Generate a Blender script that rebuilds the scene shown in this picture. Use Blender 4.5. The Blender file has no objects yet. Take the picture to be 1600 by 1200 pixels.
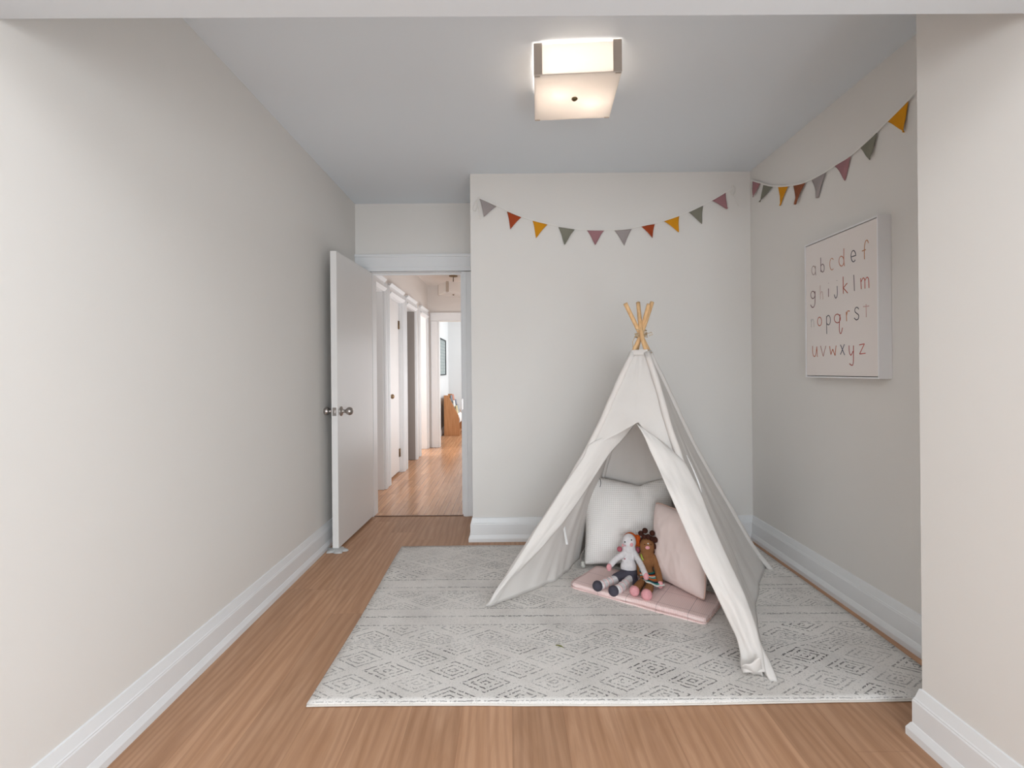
import bpy, bmesh, math, random
from mathutils import Vector, Matrix, noise as mnoise
R = math.radians
random.seed(7)
SC = bpy.context.scene
COL = SC.collection
# ---------------------------------------------------------------- camera, world, light, exposure
FPX, CX, CY, TH, CH = 750.0, 796.0, 579.0, R(0.5), 1.225
cam = bpy.data.cameras.new('camera'); camo = bpy.data.objects.new('camera', cam); COL.objects.link(camo)
cam.sensor_width = 36; cam.lens = 36 * FPX / 1600
cam.shift_x = (800 - CX) / 1600; cam.shift_y = -(600 - CY) / 1600
cam.clip_start = 0.02
camo.location = (0, 0, CH)
camo.rotation_euler = (Matrix.Rotation(R(90), 4, 'X') @ Matrix.Rotation(-TH, 4, 'Z')).to_euler()
SC.camera = camo
SC.view_settings.view_transform = 'Standard'; SC.view_settings.look = 'None'
SC.view_settings.gamma = 1; SC.view_settings.use_curve_mapping = False
SC.view_settings.exposure = 0.14
w = bpy.data.worlds.new('world'); SC.world = w; w.use_nodes = True
w.node_tree.nodes['Background'].inputs[0].default_value = (0.78, 0.88, 1, 1)
w.node_tree.nodes['Background'].inputs[1].default_value = 1.0

def area(name, loc, rot, sx, sy, power, color, spread=180):
    l = bpy.data.lights.new(name, 'AREA'); l.shape = 'RECTANGLE'; l.size = sx; l.size_y = sy
    l.energy = power; l.color = color; l.spread = R(spread)
    o = bpy.data.objects.new(name, l); COL.objects.link(o); o.location = loc; o.rotation_euler = rot
    return o
def point(name, loc, power, color, r=0.03):
    l = bpy.data.lights.new(name, 'POINT'); l.energy = power; l.color = color; l.shadow_soft_size = r
    o = bpy.data.objects.new(name, l); COL.objects.link(o); o.location = loc
    return o
# daylight through the windows behind and beside the camera
area('daylight_rear_window', (0.0, -2.95, 1.15), (R(105), 0, 0), 2.3, 1.7, 88, (0.87, 0.94, 1.0))
area('daylight_side_window', (1.335, -0.45, 0.85), (R(110), 0, R(90)), 2.2, 1.4, 50, (0.78, 0.91, 1.0))
# unseen overhead fill, added to brighten the rug, floor and right wall
area('unseen_front_fill', (-0.45, 0.0, 2.6), (R(25), 0, R(-15)), 0.8, 0.8, 17, (0.92, 0.96, 1.0))
# daylight in the rooms off the hallway
area('daylight_hall_side_room', (-2.9, 7.3, 1.4), (R(90), 0, R(-90)), 1.4, 1.5, 42, (0.94, 0.97, 1.0))
area('daylight_hall_first_room', (-2.9, 4.9, 1.4), (R(90), 0, R(-90)), 1.2, 1.3, 10, (0.94, 0.96, 1.0))
area('daylight_far_room', (0.9, 9.3, 1.4), (R(90), 0, R(90)), 1.4, 1.6, 40, (0.90, 0.96, 1.0))
area('daylight_hall_right_room', (-0.30, 5.9, 1.15), (R(100), 0, R(90)), 2.4, 1.6, 20, (0.95, 0.96, 1.0))

# ---------------------------------------------------------------- pixel -> world helpers (measuring)
def der(px, py):
    u, v = px - CX, py - CY
    return u * math.cos(TH) - v * math.sin(TH), u * math.sin(TH) + v * math.cos(TH)
def atY(px, py, d):
    u, v = der(px, py); return Vector((u * d / FPX, d, CH - v * d / FPX))
def atZ(px, py, z):
    u, v = der(px, py); d = FPX * (CH - z) / v; return Vector((u * d / FPX, d, z))
def atX(px, py, X):
    u, v = der(px, py); d = X * FPX / u; return Vector((X, d, CH - v * d / FPX))

# ---------------------------------------------------------------- node helpers
def lin(c):
    return tuple(((x / 255) / 12.92 if x / 255 <= 0.04045 else ((x / 255 + 0.055) / 1.055) ** 2.4) for x in c) + (1,)
class NB:
    def __init__(s, name):
        s.m = bpy.data.materials.new(name); s.m.use_nodes = True; s.nt = s.m.node_tree
        s.b = s.nt.nodes['Principled BSDF']; s.out = s.nt.nodes['Material Output']
    def n(s, t, **kw):
        nd = s.nt.nodes.new('ShaderNode' + t)
        for k, v in kw.items():
            if k.startswith('i_'):
                key = k[2:].replace('_', ' ')
                s.set(nd.inputs[key] if key in nd.inputs else nd.inputs[int(key)], v)
            else: setattr(nd, k, v)
        return nd
    def set(s, inp, v):
        if isinstance(v, bpy.types.NodeSocket): s.nt.links.new(v, inp)
        else: inp.default_value = v
    def math(s, op, a, b=None, c=None, clamp=False):
        nd = s.nt.nodes.new('ShaderNodeMath'); nd.operation = op; nd.use_clamp = clamp
        s.set(nd.inputs[0], a)
        if b is not None: s.set(nd.inputs[1], b)
        if c is not None: s.set(nd.inputs[2], c)
        return nd.outputs[0]
    def mix(s, f, a, b, blend='MIX'):
        nd = s.nt.nodes.new('ShaderNodeMix'); nd.data_type = 'RGBA'; nd.blend_type = blend
        s.set(nd.inputs[0], f); s.set(nd.inputs[6], a); s.set(nd.inputs[7], b); return nd.outputs[2]
    def obj(s): return s.n('TexCoord').outputs['Object']
    def sep(s, v):
        nd = s.n('SeparateXYZ'); s.set(nd.inputs[0], v); return nd.outputs
    def comb(s, x, y, z=0.0):
        nd = s.n('CombineXYZ'); s.set(nd.inputs[0], x); s.set(nd.inputs[1], y); s.set(nd.inputs[2], z); return nd.outputs[0]
    def noise(s, vec, scale, detail=3, rough=0.5, dist=0.0):
        nd = s.n('TexNoise'); s.set(nd.inputs['Vector'], vec); nd.inputs['Scale'].default_value = scale
        nd.inputs['Detail'].default_value = detail; nd.inputs['Roughness'].default_value = rough
        nd.inputs['Distortion'].default_value = dist; return nd.outputs[0]
    def ramp(s, f, a, b, c0=(0, 0, 0, 1), c1=(1, 1, 1, 1)):
        nd = s.n('ValToRGB'); s.set(nd.inputs[0], f); e = nd.color_ramp.elements
        e[0].position = a; e[1].position = b; e[0].color = c0; e[1].color = c1; return nd.outputs[0]
    def bump(s, h, strength, dist=0.002):
        nd = s.n('Bump'); s.set(nd.inputs['Height'], h); nd.inputs['Strength'].default_value = strength
        nd.inputs['Distance'].default_value = dist; s.nt.links.new(nd.outputs[0], s.b.inputs['Normal'])
    def fin(s, col=None, rough=0.5, metal=0.0, spec=None):
        if col is not None: s.set(s.b.inputs['Base Color'], col)
        s.set(s.b.inputs['Roughness'], rough); s.b.inputs['Metallic'].default_value = metal
        if spec is not None: s.b.inputs['Specular IOR Level'].default_value = spec
        return s.m
def paint(name, rgb, rough=0.6, bump=0.15, var=0.02, scale=120, metal=0, spec=0.3):
    b = NB(name); co = b.obj(); n1 = b.noise(co, scale, 3)
    c = lin(rgb); c2 = tuple(x * (1 - var) for x in c[:3]) + (1,)
    b.bump(n1, bump, 0.001)
    return b.fin(b.mix(b.noise(co, 3, 2), c, c2), rough, metal, spec)

M = {}
M['wall'] = paint('warm_white_wall_paint', (231, 227, 222), 0.75, 0.12, 0.02, 260, spec=0.2)
M['ceiling'] = paint('cool_white_ceiling_paint', (232, 238, 243), 0.85, 0.1, 0.01, 200, spec=0.1)
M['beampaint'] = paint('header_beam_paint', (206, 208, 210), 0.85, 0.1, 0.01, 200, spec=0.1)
M['trim'] = paint('white_semigloss_trim', (236, 236, 236), 0.35, 0.04, 0.01, 60, spec=0.4)
M['doorpaint'] = paint('white_door_paint', (232, 229, 226), 0.38, 0.06, 0.02, 40, spec=0.4)
M['hallwall'] = paint('hall_wall_paint', (233, 226, 220), 0.7, 0.1, 0.02, 200, spec=0.2)
M['farwall'] = paint('far_room_wall_paint', (226, 228, 229), 0.7, 0.1, 0.02, 200, spec=0.2)
M['nickel'] = paint('satin_nickel', (178, 172, 168), 0.3, 0.02, 0.03, 60, 1.0, 0.5)
M['brass'] = paint('aged_brass', (150, 128, 100), 0.35, 0.02, 0.05, 60, 1.0, 0.5)
M['bronze'] = paint('bronze_finial', (120, 104, 78), 0.4, 0.02, 0.05, 60, 1.0, 0.5)
M['taupe'] = paint('brushed_taupe_metal', (206, 194, 182), 0.4, 0.05, 0.05, 90, 0.7, 0.5)
M['string'] = paint('white_cotton_cord', (238, 234, 228), 0.9, 0.4, 0.05, 400, spec=0.1)
M['jute'] = paint('tan_rope', (205, 180, 145), 0.9, 0.5, 0.1, 500, spec=0.1)
M['black'] = paint('black_frame', (40, 42, 44), 0.5, 0.05, 0.05, 80)

def wood_floor(name, w, L, cols, rough, grain=1.0, seam=0.0018, tone=0.25):
    b = NB(name); x, y, z = b.sep(b.obj())
    row = b.math('FLOOR', b.math('DIVIDE', x, w))
    wn = b.n('TexWhiteNoise', noise_dimensions='1D'); b.set(wn.inputs['W'], row)
    yo = b.math('ADD', b.math('DIVIDE', y, L), b.math('MULTIPLY', wn.outputs[0], 7.3))
    cell = b.math('FLOOR', yo)
    w2 = b.n('TexWhiteNoise', noise_dimensions='2D'); b.set(w2.inputs['Vector'], b.comb(row, cell))
    rid = w2.outputs[0]
    off = b.math('MULTIPLY', rid, 31.0)
    gv = b.comb(b.math('ADD', x, off), b.math('ADD', y, b.math('MULTIPLY', off, 1.7)))
    def scaled(sx, sy):
        m = b.n('Mapping'); b.set(m.inputs[0], gv); m.inputs['Scale'].default_value = (sx, sy, 1); return m.outputs[0]
    fine = b.noise(scaled(150, 3.4), 1.0, 6, 0.65, 0.3)
    mid = b.noise(scaled(11, 1.1), 1.0, 4, 0.55, 2.2)
    cath = b.n('TexWave', wave_type='BANDS', bands_direction='X'); b.set(cath.inputs[0], scaled(8, 1.0))
    cath.inputs['Scale'].default_value = 1.0; cath.inputs['Distortion'].default_value = 14; cath.inputs['Detail'].default_value = 2
    cath.inputs['Detail Scale'].default_value = 0.7
    pores = b.ramp(b.noise(scaled(330, 9), 1.0, 2, 0.5), 0.54, 0.72)
    c = b.mix(b.ramp(mid, 0.3, 0.72), lin(cols[0]), lin(cols[1]))
    c = b.mix(b.math('MULTIPLY', b.ramp(cath.outputs[1], 0.35, 0.95), 0.42 * grain), c, lin(cols[2]))
    c = b.mix(b.math('MULTIPLY', b.ramp(fine, 0.35, 0.75), 0.20 * grain), c, lin(cols[2]))
    c = b.mix(b.math('MULTIPLY', pores, 0.16 * grain), c, lin(cols[3]))
    tn = b.math('ADD', 1 - tone / 2, b.math('MULTIPLY', rid, tone))
    tc = b.n('CombineColor'); [b.set(tc.inputs[i], tn) for i in range(3)]
    c = b.mix(1.0, c, tc.outputs[0], 'MULTIPLY')
    fx = b.math('ABSOLUTE', b.math('SUBTRACT', b.math('FRACT', b.math('DIVIDE', x, w)), 0.5))
    sx = b.math('GREATER_THAN', fx, 0.5 - seam / w / 2)
    fy = b.math('ABSOLUTE', b.math('SUBTRACT', b.math('FRACT', yo), 0.5))
    sy = b.math('GREATER_THAN', fy, 0.5 - seam / L / 2)
    sm = b.math('MAXIMUM', sx, sy)
    c = b.mix(b.math('MULTIPLY', sm, 0.45), c, lin(cols[3]))
    if w < 0.1:
        gap = b.math('MULTIPLY', sx, b.ramp(b.noise(scaled(3, 1.6), 1.0, 2, 0.5), 0.5, 0.56))
        c = b.mix(b.math('MULTIPLY', gap, 0.8), c, lin((86, 48, 34)))
        b.bump(b.math('SUBTRACT', b.math('ADD', b.math('MULTIPLY', fine, 0.3), b.math('MULTIPLY', rid, 0.8)), b.math('MULTIPLY', sm, 2.0)), 0.25, 0.002)
    else:
        b.bump(b.math('SUBTRACT', fine, b.math('MULTIPLY', sm, 1.5)), 0.12, 0.001)
    return b.fin(c, b.math('ADD', rough, b.math('MULTIPLY', fine, 0.12)), 0, 0.35)
M['floor'] = wood_floor('vinyl_oak_planks', 0.182, 1.22, [(200, 157, 125), (178, 134, 101), (152, 108, 78), (118, 80, 58)], 0.38, 0.8, 0.0014, 0.2)
M['hallfloor'] = wood_floor('narrow_oak_strip', 0.057, 0.62, [(222, 176, 138), (206, 154, 114), (188, 130, 92), (112, 66, 44)], 0.14, 0.8, 0.004, 0.25)

def rug_mat():
    b = NB('distressed_diamond_rug'); co = b.obj()
    dn = b.n('TexNoise'); b.set(dn.inputs['Vector'], co); dn.inputs['Scale'].default_value = 38; dn.inputs['Detail'].default_value = 2
    vm = b.n('VectorMath', operation='SUBTRACT'); b.set(vm.inputs[0], dn.outputs[1]); vm.inputs[1].default_value = (0.5, 0.5, 0.5)
    vs = b.n('VectorMath', operation='SCALE'); b.set(vs.inputs[0], vm.outputs[0]); vs.inputs['Scale'].default_value = 0.011
    va = b.n('VectorMath', operation='ADD'); b.set(va.inputs[0], co); b.set(va.inputs[1], vs.outputs[0])
    x, y, z = b.sep(va.outputs[0])
    def diamonds(pu, pv, ou, ov, k, edge):
        u = b.math('ADD', b.math('DIVIDE', x, pu), ou); v = b.math('ADD', b.math('DIVIDE', y, pv), ov)
        a = b.math('ADD', u, v); c = b.math('SUBTRACT', u, v)
        fa = b.math('ABSOLUTE', b.math('SUBTRACT', b.math('FRACT', a), 0.5))
        fb = b.math('ABSOLUTE', b.math('SUBTRACT', b.math('FRACT', c), 0.5))
        m = b.math('MULTIPLY', b.math('MAXIMUM', fa, fb), 2.0)
        r = b.math('ABSOLUTE', b.math('SUBTRACT', b.math('FRACT', b.math('MULTIPLY', m, k)), 0.5))
        ring = b.math('LESS_THAN', r, 0.155)
        wn = b.n('TexWhiteNoise', noise_dimensions='2D'); b.set(wn.inputs['Vector'], b.comb(b.math('FLOOR', a), b.math('FLOOR', c)))
        st = b.math('ADD', 0.55, b.math('MULTIPLY', wn.outputs[0], 0.45))
        return b.math('MULTIPLY', b.math('MULTIPLY', ring, b.math('LESS_THAN', m, edge)), st)
    def band(lo, hi):
        return b.math('MULTIPLY', b.math('GREATER_THAN', y, lo), b.math('LESS_THAN', y, hi))
    d1 = diamonds(0.268, 0.16, 0.08, 0.31, 3.5, 0.80)
    d2 = diamonds(0.268, 0.165, 0.33, 0.26, 4.6, 0.9)
    big = diamonds(0.536, 0.19, 0.2, 0.1, 7.5, 0.93)
    p = b.math('MULTIPLY', d1, b.math('MAXIMUM', band(0.022, 0.34), band(0.42, 0.525)))
    p = b.math('MAXIMUM', p, b.math('MULTIPLY', big, band(0.34, 0.42)))
    p = b.math('MAXIMUM', p, b.math('MULTIPLY', d2, band(0.70, 0.875)))
    p = b.math('MAXIMUM', p, b.math('MULTIPLY', d1, band(1.05, 1.56)))
    lines = None
    for yy in (0.007, 0.535, 0.612, 0.619, 0.693, 0.886, 0.93, 0.937, 1.03, 1.036, 1.563):
        l = band(yy - 0.0028, yy + 0.0028); lines = l if lines is None else b.math('MAXIMUM', lines, l)
    p = b.math('MAXIMUM', p, b.math('MULTIPLY', lines, 0.7))
    dash = b.ramp(b.noise(co, 95, 1, 0.5), 0.43, 0.50)
    fade = b.math('ADD', 0.42, b.math('MULTIPLY', b.ramp(b.noise(co, 2.6, 3), 0.36, 0.6), 0.58))
    back = b.n('MapRange'); b.set(back.inputs[0], y); back.inputs[1].default_value = 0.6; back.inputs[2].default_value = 1.5
    back.inputs[3].default_value = 1.0; back.inputs[4].default_value = 0.6
    f = b.math('MULTIPLY', b.math('MULTIPLY', b.math('MULTIPLY', p, dash), fade), back.outputs[0])
    base = b.mix(b.noise(co, 260, 2), lin((244, 239, 234)), lin((226, 220, 214)))
    cloud = b.math('MULTIPLY', b.ramp(b.noise(co, 5, 4), 0.42, 0.72), 0.38)
    base = b.mix(cloud, base, lin((186, 180, 174)))
    spk = b.math('MULTIPLY', b.ramp(b.noise(co, 190, 1), 0.6, 0.68), 0.32)
    base = b.mix(spk, base, lin((140, 134, 128)))
    c = b.mix(b.math('MULTIPLY', f, 0.95), base, lin((70, 66, 64)))
    b.bump(b.math('SUBTRACT', b.noise(co, 420, 3), b.math('MULTIPLY', f, 0.5)), 0.5, 0.003)
    return b.fin(c, 0.95, 0, 0.1)
M['rug'] = rug_mat()
M['rugedge'] = paint('rug_binding', (222, 216, 208), 0.9, 0.8, 0.06, 350, spec=0.1)

def cloth(name, rgb, transl=0.0, scale=520, bump=0.35, var=0.05, rgb2=None):
    b = NB(name); co = b.obj()
    wv = b.n('TexWave', bands_direction='X'); b.set(wv.inputs[0], co); wv.inputs['Scale'].default_value = scale / 3
    n1 = b.noise(co, scale, 2); n2 = b.noise(co, 9, 3)
    c = lin(rgb); c2 = lin(rgb2) if rgb2 else tuple(x * (1 - var) for x in c[:3]) + (1,)
    c = b.mix(n2, c, c2)
    b.bump(b.math('ADD', n1, b.math('MULTIPLY', n2, 3.0)), bump, 0.0015)
    m = b.fin(c, 0.92, 0, 0.1)
    if transl:
        t = b.n('BsdfTranslucent'); b.set(t.inputs[0], c); mx = b.n('MixShader'); mx.inputs[0].default_value = transl
        b.nt.links.new(b.b.outputs[0], mx.inputs[1]); b.nt.links.new(t.outputs[0], mx.inputs[2])
        b.nt.links.new(mx.outputs[0], b.out.inputs[0])
    return m
M['canvas'] = cloth('cotton_canvas', (240, 235, 230), 0.22, 600, 0.25, 0.04)
M['ribbon'] = cloth('ribbon', (246, 243, 240), 0.1)

def waffle(name, base, dark, cell, fx=0, fy=2, lines=None, amt=0.5):
    b = NB(name); s = b.sep(b.obj())
    a = b.math('ABSOLUTE', b.math('SUBTRACT', b.math('FRACT', b.math('DIVIDE', s[fx], cell)), 0.5))
    c = b.math('ABSOLUTE', b.math('SUBTRACT', b.math('FRACT', b.math('DIVIDE', s[fy], cell)), 0.5))
    g = b.math('MINIMUM', a, c)
    hole = b.ramp(b.math('MAXIMUM', a, c), 0.22, 0.46)      # 0 = hollow, 1 = ridge
    col = b.mix(hole, lin(dark), lin(base))
    if lines:
        for ax, per, of, wd in lines:
            l = b.math('LESS_THAN', b.math('ABSOLUTE', b.math('SUBTRACT', b.math('FRACT', b.math('ADD', b.math('DIVIDE', s[ax], per), of)), 0.5)), wd / per / 2)
            col = b.mix(b.math('MULTIPLY', l, 0.6), col, lin((120, 92, 92)))
    b.bump(hole, amt, 0.002)
    return b.fin(col, 0.95, 0, 0.1)
M['waffle_white'] = waffle('white_waffle_cotton', (247, 243, 239), (230, 225, 220), 0.0115)
M['waffle_pink'] = waffle('pink_checked_cotton', (248, 226, 221), (236, 202, 197), 0.0085, 0, 1, [(0, 0.155, 0.42, 0.002), (1, 0.14, 0.2, 0.002)])
M['pink'] = cloth('pale_pink_linen', (243, 224, 218), 0, 600, 0.3, 0.06)
M['pinkpipe'] = cloth('pink_piping', (222, 184, 168), 0, 600, 0.3, 0.06)

def knit(name, rgb, rgb2=None, stripes=None, axis=2):
    b = NB(name); co = b.obj(); x, y, z = b.sep(co)
    wv = b.n('TexWave', bands_direction='Z'); b.set(wv.inputs[0], co); wv.inputs['Scale'].default_value = 60; wv.inputs['Distortion'].default_value = 3
    col = b.mix(b.noise(co, 60, 2), lin(rgb), lin(rgb2 or tuple(int(c * .88) for c in rgb)))
    b.bump(b.math('ADD', wv.outputs[1], b.noise(co, 400, 2)), 0.5, 0.0012)
    return b.fin(col, 0.95, 0, 0.1)
M['k_skin'] = knit('pale_knit', (240, 226, 224)); M['k_shirt'] = knit('white_knit', (238, 232, 232))
M['k_pink'] = knit('pink_knit', (240, 172, 176)); M['k_dpink'] = knit('deep_pink_knit', (184, 98, 108))
M['k_grey'] = knit('charcoal_knit', (84, 80, 90)); M['k_orange'] = knit('orange_yarn', (222, 104, 44))
M['k_brown'] = knit('brown_knit', (150, 104, 68)); M['k_dbrown'] = knit('dark_brown_yarn', (72, 42, 34))
M['k_lime'] = knit('lime_yarn', (176, 190, 84)); M['k_teal'] = knit('teal_knit', (58, 148, 142))
M['k_navy'] = knit('navy_knit', (38, 38, 62)); M['k_white'] = knit('cream_knit', (226, 224, 216))
M['k_stripe'] = knit('striped_pale_knit', (238, 222, 220)); M['k_eye'] = knit('dark_thread', (60, 62, 66))
for k, c in dict(f_grey=(168, 158, 156), f_rust=(172, 78, 46), f_mustard=(222, 152, 38), f_green=(138, 136, 122),
                 f_mauve=(168, 124, 128), f_brown=(150, 92, 66)).items():
    M[k] = cloth(k[2:] + '_felt', c, 0, 700, 0.3, 0.08)

def glow_glass(name, transl, emit, rgb, bulbs=None):
    b = NB(name); c = lin(rgb)
    t = b.n('BsdfTranslucent'); t.inputs[0].default_value = c
    g = b.n('BsdfPrincipled'); g.inputs['Base Color'].default_value = c; g.inputs['Roughness'].default_value = 0.25
    mx = b.n('MixShader'); mx.inputs[0].default_value = transl
    b.nt.links.new(g.outputs[0], mx.inputs[1]); b.nt.links.new(t.outputs[0], mx.inputs[2])
    e = b.n('Emission'); e.inputs[0].default_value = c; e.inputs[1].default_value = emit
    ad = b.n('AddShader'); b.nt.links.new(mx.outputs[0], ad.inputs[0]); b.nt.links.new(e.outputs[0], ad.inputs[1])
    b.nt.links.new(ad.outputs[0], b.out.inputs[0]); return b.m
M['frost'] = glow_glass('frosted_lamp_glass', 0.45, 0.02, (240, 236, 232)); M['frost_bottom'] = glow_glass('frosted_bottom_glass', 0.35, 0.03, (226, 220, 214)); M['frost_off'] = glow_glass('unlit_frosted_glass', 0.8, 0.0, (252, 250, 248))
def emis(name, rgb, s):
    b = NB(name); b.b.inputs['Emission Color'].default_value = lin(rgb); b.b.inputs['Emission Strength'].default_value = s
    return b.fin(lin(rgb), 0.5)
M['bulb'] = emis('lit_bulb', (255, 247, 239), 135)

def pole_mat():
    b = NB('pale_pine_pole'); x, y, z = b.sep(b.obj())
    m = b.n('Mapping'); b.set(m.inputs[0], b.obj()); m.inputs['Scale'].default_value = (60, 60, 3)
    n1 = b.noise(m.outputs[0], 1.5, 4)
    return b.fin(b.mix(b.ramp(n1, 0.3, 0.7), lin((232, 194, 146)), lin((208, 164, 116))), 0.55, 0, 0.3)
M['pine'] = pole_mat()
def oakpanel():
    b = NB('orange_oak_veneer')
    m = b.n('Mapping'); b.set(m.inputs[0], b.obj()); m.inputs['Scale'].default_value = (30, 4, 1.5)
    n1 = b.noise(m.outputs[0], 2.0, 4, 0.6, 0.4)
    return b.fin(b.mix(b.ramp(n1, 0.3, 0.7), lin((214, 160, 114)), lin((186, 126, 80))), 0.45, 0, 0.3)
M['oak'] = oakpanel()
M['darkwood'] = paint('dark_brown_wood', (110, 74, 50), 0.5, 0.1, 0.2, 30)

# ---------------------------------------------------------------- mesh helpers
def tag(o, label=None, cat=None, group=None, kind=None):
    if label: o['label'] = label
    if cat: o['category'] = cat
    if group: o['group'] = group
    if kind: o['kind'] = kind
    return o
def empty(name, loc=(0, 0, 0), rz=0):
    o = bpy.data.objects.new(name, None); COL.objects.link(o); o.location = loc; o.rotation_euler = (0, 0, rz)
    o.empty_display_size = 0.1; return o
def obj(name, bm, mats, parent=None, smooth=False, local=False):
    """bm is in world coordinates unless local; the object's origin is placed at the parent's"""
    bmesh.ops.recalc_face_normals(bm, faces=bm.faces)
    me = bpy.data.meshes.new(name)
    if parent is not None and not local:
        mw = Matrix.Translation(parent['_l']) @ Matrix.Rotation(parent['_r'], 4, 'Z') if '_l' in parent else world(parent)
        bm.transform(mw.inverted())
    bm.to_mesh(me); bm.free()
    for m in (mats if isinstance(mats, (list, tuple)) else [mats]): me.materials.append(m)
    if smooth: me.polygons.foreach_set('use_smooth', [True] * len(me.polygons))
    o = bpy.data.objects.new(name, me); COL.objects.link(o)
    if parent is not None: o.parent = parent
    return o
def world(o):
    m = Matrix.LocRotScale(o.location, o.rotation_euler, o.scale)
    return world(o.parent) @ m if o.parent else m
def box(bm, x0, x1, y0, y1, z0, z1, mi=0, bev=0.0):
    vs = [bm.verts.new((x, y, z)) for x in (x0, x1) for y in (y0, y1) for z in (z0, z1)]
    fs = [bm.faces.new([vs[i] for i in q]) for q in ((0, 1, 3, 2), (4, 6, 7, 5), (0, 4, 5, 1), (2, 3, 7, 6), (0, 2, 6, 4), (1, 5, 7, 3))]
    for f in fs: f.material_index = mi
    if bev:
        es = list({e for f in fs for e in f.edges})
        bmesh.ops.bevel(bm, geom=es, offset=bev, segments=2, affect='EDGES', profile=0.7)
    return vs
def boxobj(name, dims, m, parent=None, bev=0.0, **kw):
    bm = bmesh.new(); box(bm, *dims, bev=bev); return obj(name, bm, m, parent, **kw)
def tube(bm, pts, rad, seg=8, mi=0, caps=True):
    pts = [Vector(p) for p in pts]; n = len(pts)
    rads = rad if isinstance(rad, (list, tuple)) else [rad] * n
    rings = []; up = None
    for i, p in enumerate(pts):
        t = (pts[min(i + 1, n - 1)] - pts[max(i - 1, 0)])
        if t.length < 1e-9: t = Vector((0, 0, 1))
        t.normalize()
        if up is None: up = t.orthogonal().normalized()
        up = (up - t * up.dot(t))
        if up.length < 1e-6: up = t.orthogonal()
        up.normalize(); sd = t.cross(up)
        rings.append([bm.verts.new(p + (up * math.cos(2 * math.pi * k / seg) + sd * math.sin(2 * math.pi * k / seg)) * rads[i]) for k in range(seg)])
    for a, b in zip(rings, rings[1:]):
        for k in range(seg):
            f = bm.faces.new((a[k], a[(k + 1) % seg], b[(k + 1) % seg], b[k])); f.material_index = mi; f.smooth = True
    if caps:
        for r in (rings[0][::-1], rings[-1]):
            f = bm.faces.new(r); f.material_index = mi
def lathe(bm, prof, mat, seg=24, mi=0):
    """prof: (r, h) list about local Z, mat: Matrix"""
    rings = []
    for r, h in prof:
        if r < 1e-6: rings.append([bm.verts.new(mat @ Vector((0, 0, h)))])
        else: rings.append([bm.verts.new(mat @ Vector((r * math.cos(2 * math.pi * k / seg), r * math.sin(2 * math.pi * k / seg), h))) for k in range(seg)])
    for a, b in zip(rings, rings[1:]):
        for k in range(seg):
            k2 = (k + 1) % seg
            vs = [a[k % len(a)], a[k2 % len(a)], b[k2 % len(b)], b[k % len(b)]]
            u = []
            for v in vs:
                if v not in u: u.append(v)
            if len(u) > 2: f = bm.faces.new(u); f.material_index = mi; f.smooth = True
    for r in (rings[0], rings[-1]):
        if len(r) > 2:
            try: bm.faces.new(r)
            except ValueError: pass
def ball(bm, c, r, sc=(1, 1, 1), rot=None, mi=0, sub=3):
    m = Matrix.Translation(c) @ (rot.to_4x4() if rot else Matrix()) @ Matrix.Diagonal((r * sc[0], r * sc[1], r * sc[2], 1))
    res = bmesh.ops.create_icosphere(bm, subdivisions=sub, radius=1, matrix=m)
    for v in res['verts']:
        for f in v.link_faces: f.material_index = mi; f.smooth = True
def grid(bm, fn, nu, nv, mi=0, smooth=True):
    vs = [[bm.verts.new(fn(i / nu, j / nv)) for j in range(nv + 1)] for i in range(nu + 1)]
    for i in range(nu):
        for j in range(nv):
            f = bm.faces.new((vs[i][j], vs[i + 1][j], vs[i + 1][j + 1], vs[i][j + 1])); f.material_index = mi; f.smooth = smooth
    return vs
def prism(bm, poly, ext, mi=0):
    a = [bm.verts.new(Vector(p)) for p in poly]; b = [bm.verts.new(Vector(p) + Vector(ext)) for p in poly]
    n = len(poly); bm.faces.new(a).material_index = mi; bm.faces.new(b[::-1]).material_index = mi
    for i in range(n): bm.faces.new((a[i], b[i], b[(i + 1) % n], a[(i + 1) % n])).material_index = mi
def interp(P, t):
    """P list of points, t in 0..1 by index"""
    n = len(P) - 1; f = min(max(t, 0), 1) * n; i = min(int(f), n - 1); f -= i
    p0 = P[max(i - 1, 0)]; p1 = P[i]; p2 = P[i + 1]; p3 = P[min(i + 2, n)]
    return 0.5 * ((2 * p1) + (p2 - p0) * f + (2 * p0 - 5 * p1 + 4 * p2 - p3) * f * f + (3 * p1 - p0 - 3 * p2 + p3) * f ** 3)
def struct(name, bm, m, **kw): return tag(obj(name, bm, m, **kw), kind='structure')
def sboxes(name, boxes, m, bev=0):
    bm = bmesh.new()
    for d in boxes: box(bm, *d, bev=bev)
    return struct(name, bm, m)

# ---------------------------------------------------------------- room shell
XL, XR, YB, YN, XBL, HC = -1.295, 1.746, 3.46, 4.06, -0.272, 2.645
XN, YJ = 1.345, 1.575           # narrower front part of the room and where the alcove starts
XOP0, XOP1, ZOP = -1.154, -0.40, 2.062
sboxes('floor', [(-1.45, 1.9, -3.1, YN + 0.02, -0.1, 0)], M['floor'])
sboxes('floor_hall', [(-3.1, 1.1, YN + 0.02, 10.5, -0.1, -0.002)], M['hallfloor'])
sboxes('ceiling', [(-1.45, 1.9, -3.1, YN + 0.1, HC, HC + 0.1)], M['ceiling'])
sboxes('wall_left', [(XL - 0.15, XL, -3.1, YN, 0, HC)], M['wall'])
sboxes('wall_right', [(XR, XR + 0.15, YJ, YB + 0.1, 0, HC), (XN, XR + 0.15, 0.0, YJ, 0, HC), (XN, XN + 0.15, -3.1, 0.0, 0, HC)], M['wall'])
sboxes('wall_back', [(XBL, XR + 0.15, YB, YN + 0.1, 0, HC)], M['wall'])
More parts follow.
